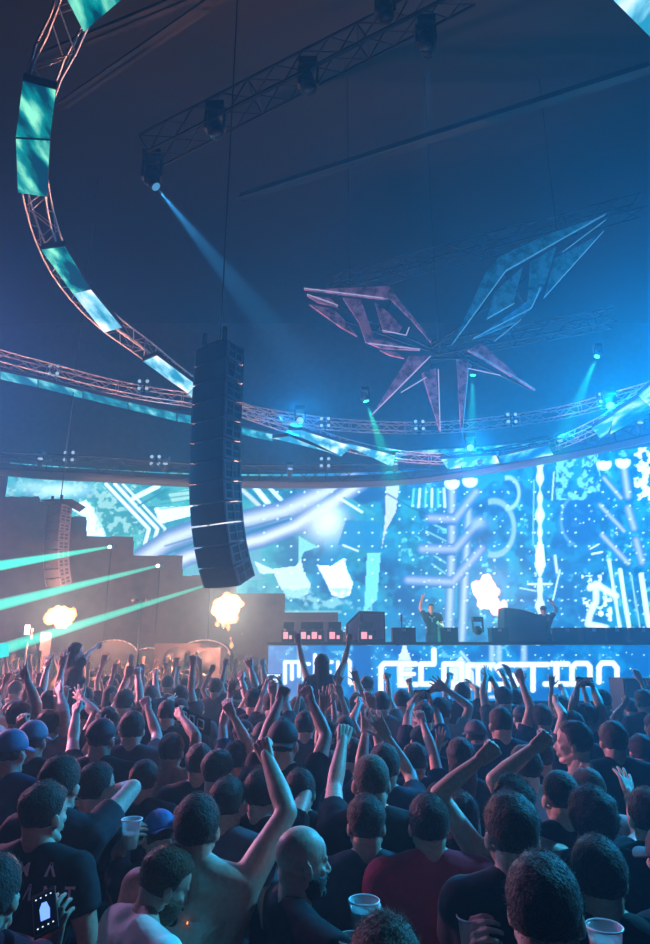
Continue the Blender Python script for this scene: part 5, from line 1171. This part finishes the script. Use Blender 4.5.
# ------------------------------------------------------------------ light
def wash(px, d, aim, e, c, ang, lb, r=.15):
    off = isinstance(px, V); p = px if off else atd(*px, d)
    fx_ = fixture(p, aim, lb, 'wash lamps on the rig', MATS['lens_dim'], 1.2, 'wash_lamp')
    if off: obj('hanging_pole', MB().tube((0, 0, .4), (0, 0, HZ - p.z), .03), STEEL, fx_)
    spot(p, aim, e * WASH, c, ang, .8, r, 'wash_light')
BL = (.0, .38, .95)
wash((470, 447), 20.5, (2, 6, 1.5), 1500, BL, 80, 'added blue wash lamp on the ring above the first DJ')  # this and the next two lamps are added to backlight the crowd
wash((300, 420), 19.5, (0, 5, 1.5), 1200, BL, 75, 'added pale wash lamp on the ring right of the loudspeaker column')
wash((610, 405), 18, (3, 4, 1.5), 1500, (.0, .42, 1), 75, 'added blue wash lamp on the right part of the ring')
wash(V((12.5, 16, 9.5)), 0, (1.5, 5, 1.5), 12500, (.0, .36, .95), 46, 'added blue back lamp, unseen beyond the right frame edge')  # unseen lamp added for blue rim light from the right
wash(V((-12.5, 15.5, 8.5)), 0, (-1.5, 5.5, 1.5), 3200, (.04, .36, .9), 45, 'added deep blue back lamp, unseen beyond the left frame edge')  # its left counterpart, also added out of view for rim light
wash(V((-11.5, 12.5, 5.0)), 0, (-4.6, 8, .8), 9500, (1, .30, .42), 40, 'added red back lamp, unseen beyond the left frame edge')  # added out of view to redden the left crowd
wash(V((8.8, 7.5, 9)), 0, (-.3, 2.2, 1.5), 5200, (.05, .55, 1), 17, 'cyan side lamp beyond the right frame edge')
wash(V((-7.5, 9.5, 8.0)), 0, (-.6, 2.6, 1.5), 900, (.75, .35, .95), 45, 'added pink side lamp, unseen beyond the left frame edge')  # unseen lamp put in for pink light on the nearest people
for i, (x, e, nm) in enumerate(((40, .5, 'at the far left end'), (165, .7, 'left of the loudspeaker column'), (290, .6, 'just right of the loudspeaker column'), (395, 1.2, 'above the pale screen column'), (480, 1.3, 'above the first DJ'), (560, 1.6, 'above the second DJ'), (640, 2.0, 'at the right frame edge'))):
    yy = float(np.interp(x, [0, 300, 450, 520, 600, 680], [460, 472, 464, 452, 436, 416])); p = atd(x, yy, float(np.interp(x, [-25, 300, 520, 680], [20.9, 22.1, 20.4, 18.2]))); aim = V((p.x * .75 + .8, p.y - 7, 16))
    fixture(p, aim, 'added upward blue wash lamp on the header ' + nm, 'added upward wash lamps', MATS['lens_dim'], .9, 'wash_lamp'); spot(p, aim, UPW * e, (.0, .45, .85), 150, 1., .3, 'added_upward_wash')  # lamps added along the header to light the upper haze blue
# render settings that belong to the look
vs = scene.view_settings; scene.display_settings.display_device = 'sRGB'
vs.view_transform = 'Standard'; vs.look = 'None'; vs.gamma = 1; vs.exposure = EXPO; vs.use_curve_mapping = False
cy = scene.cycles; cy.use_denoising = True; cy.max_bounces = 5; cy.diffuse_bounces = 2; cy.glossy_bounces = 2; cy.transmission_bounces = 3; cy.volume_bounces = VB; cy.transparent_max_bounces = 8
cy.sample_clamp_indirect = 4; cy.sample_clamp_direct = 0; cy.caustics_reflective = False; cy.caustics_refractive = False; cy.use_light_tree = True
print('objects', len(bpy.data.objects), 'people', len(PEOPLE))
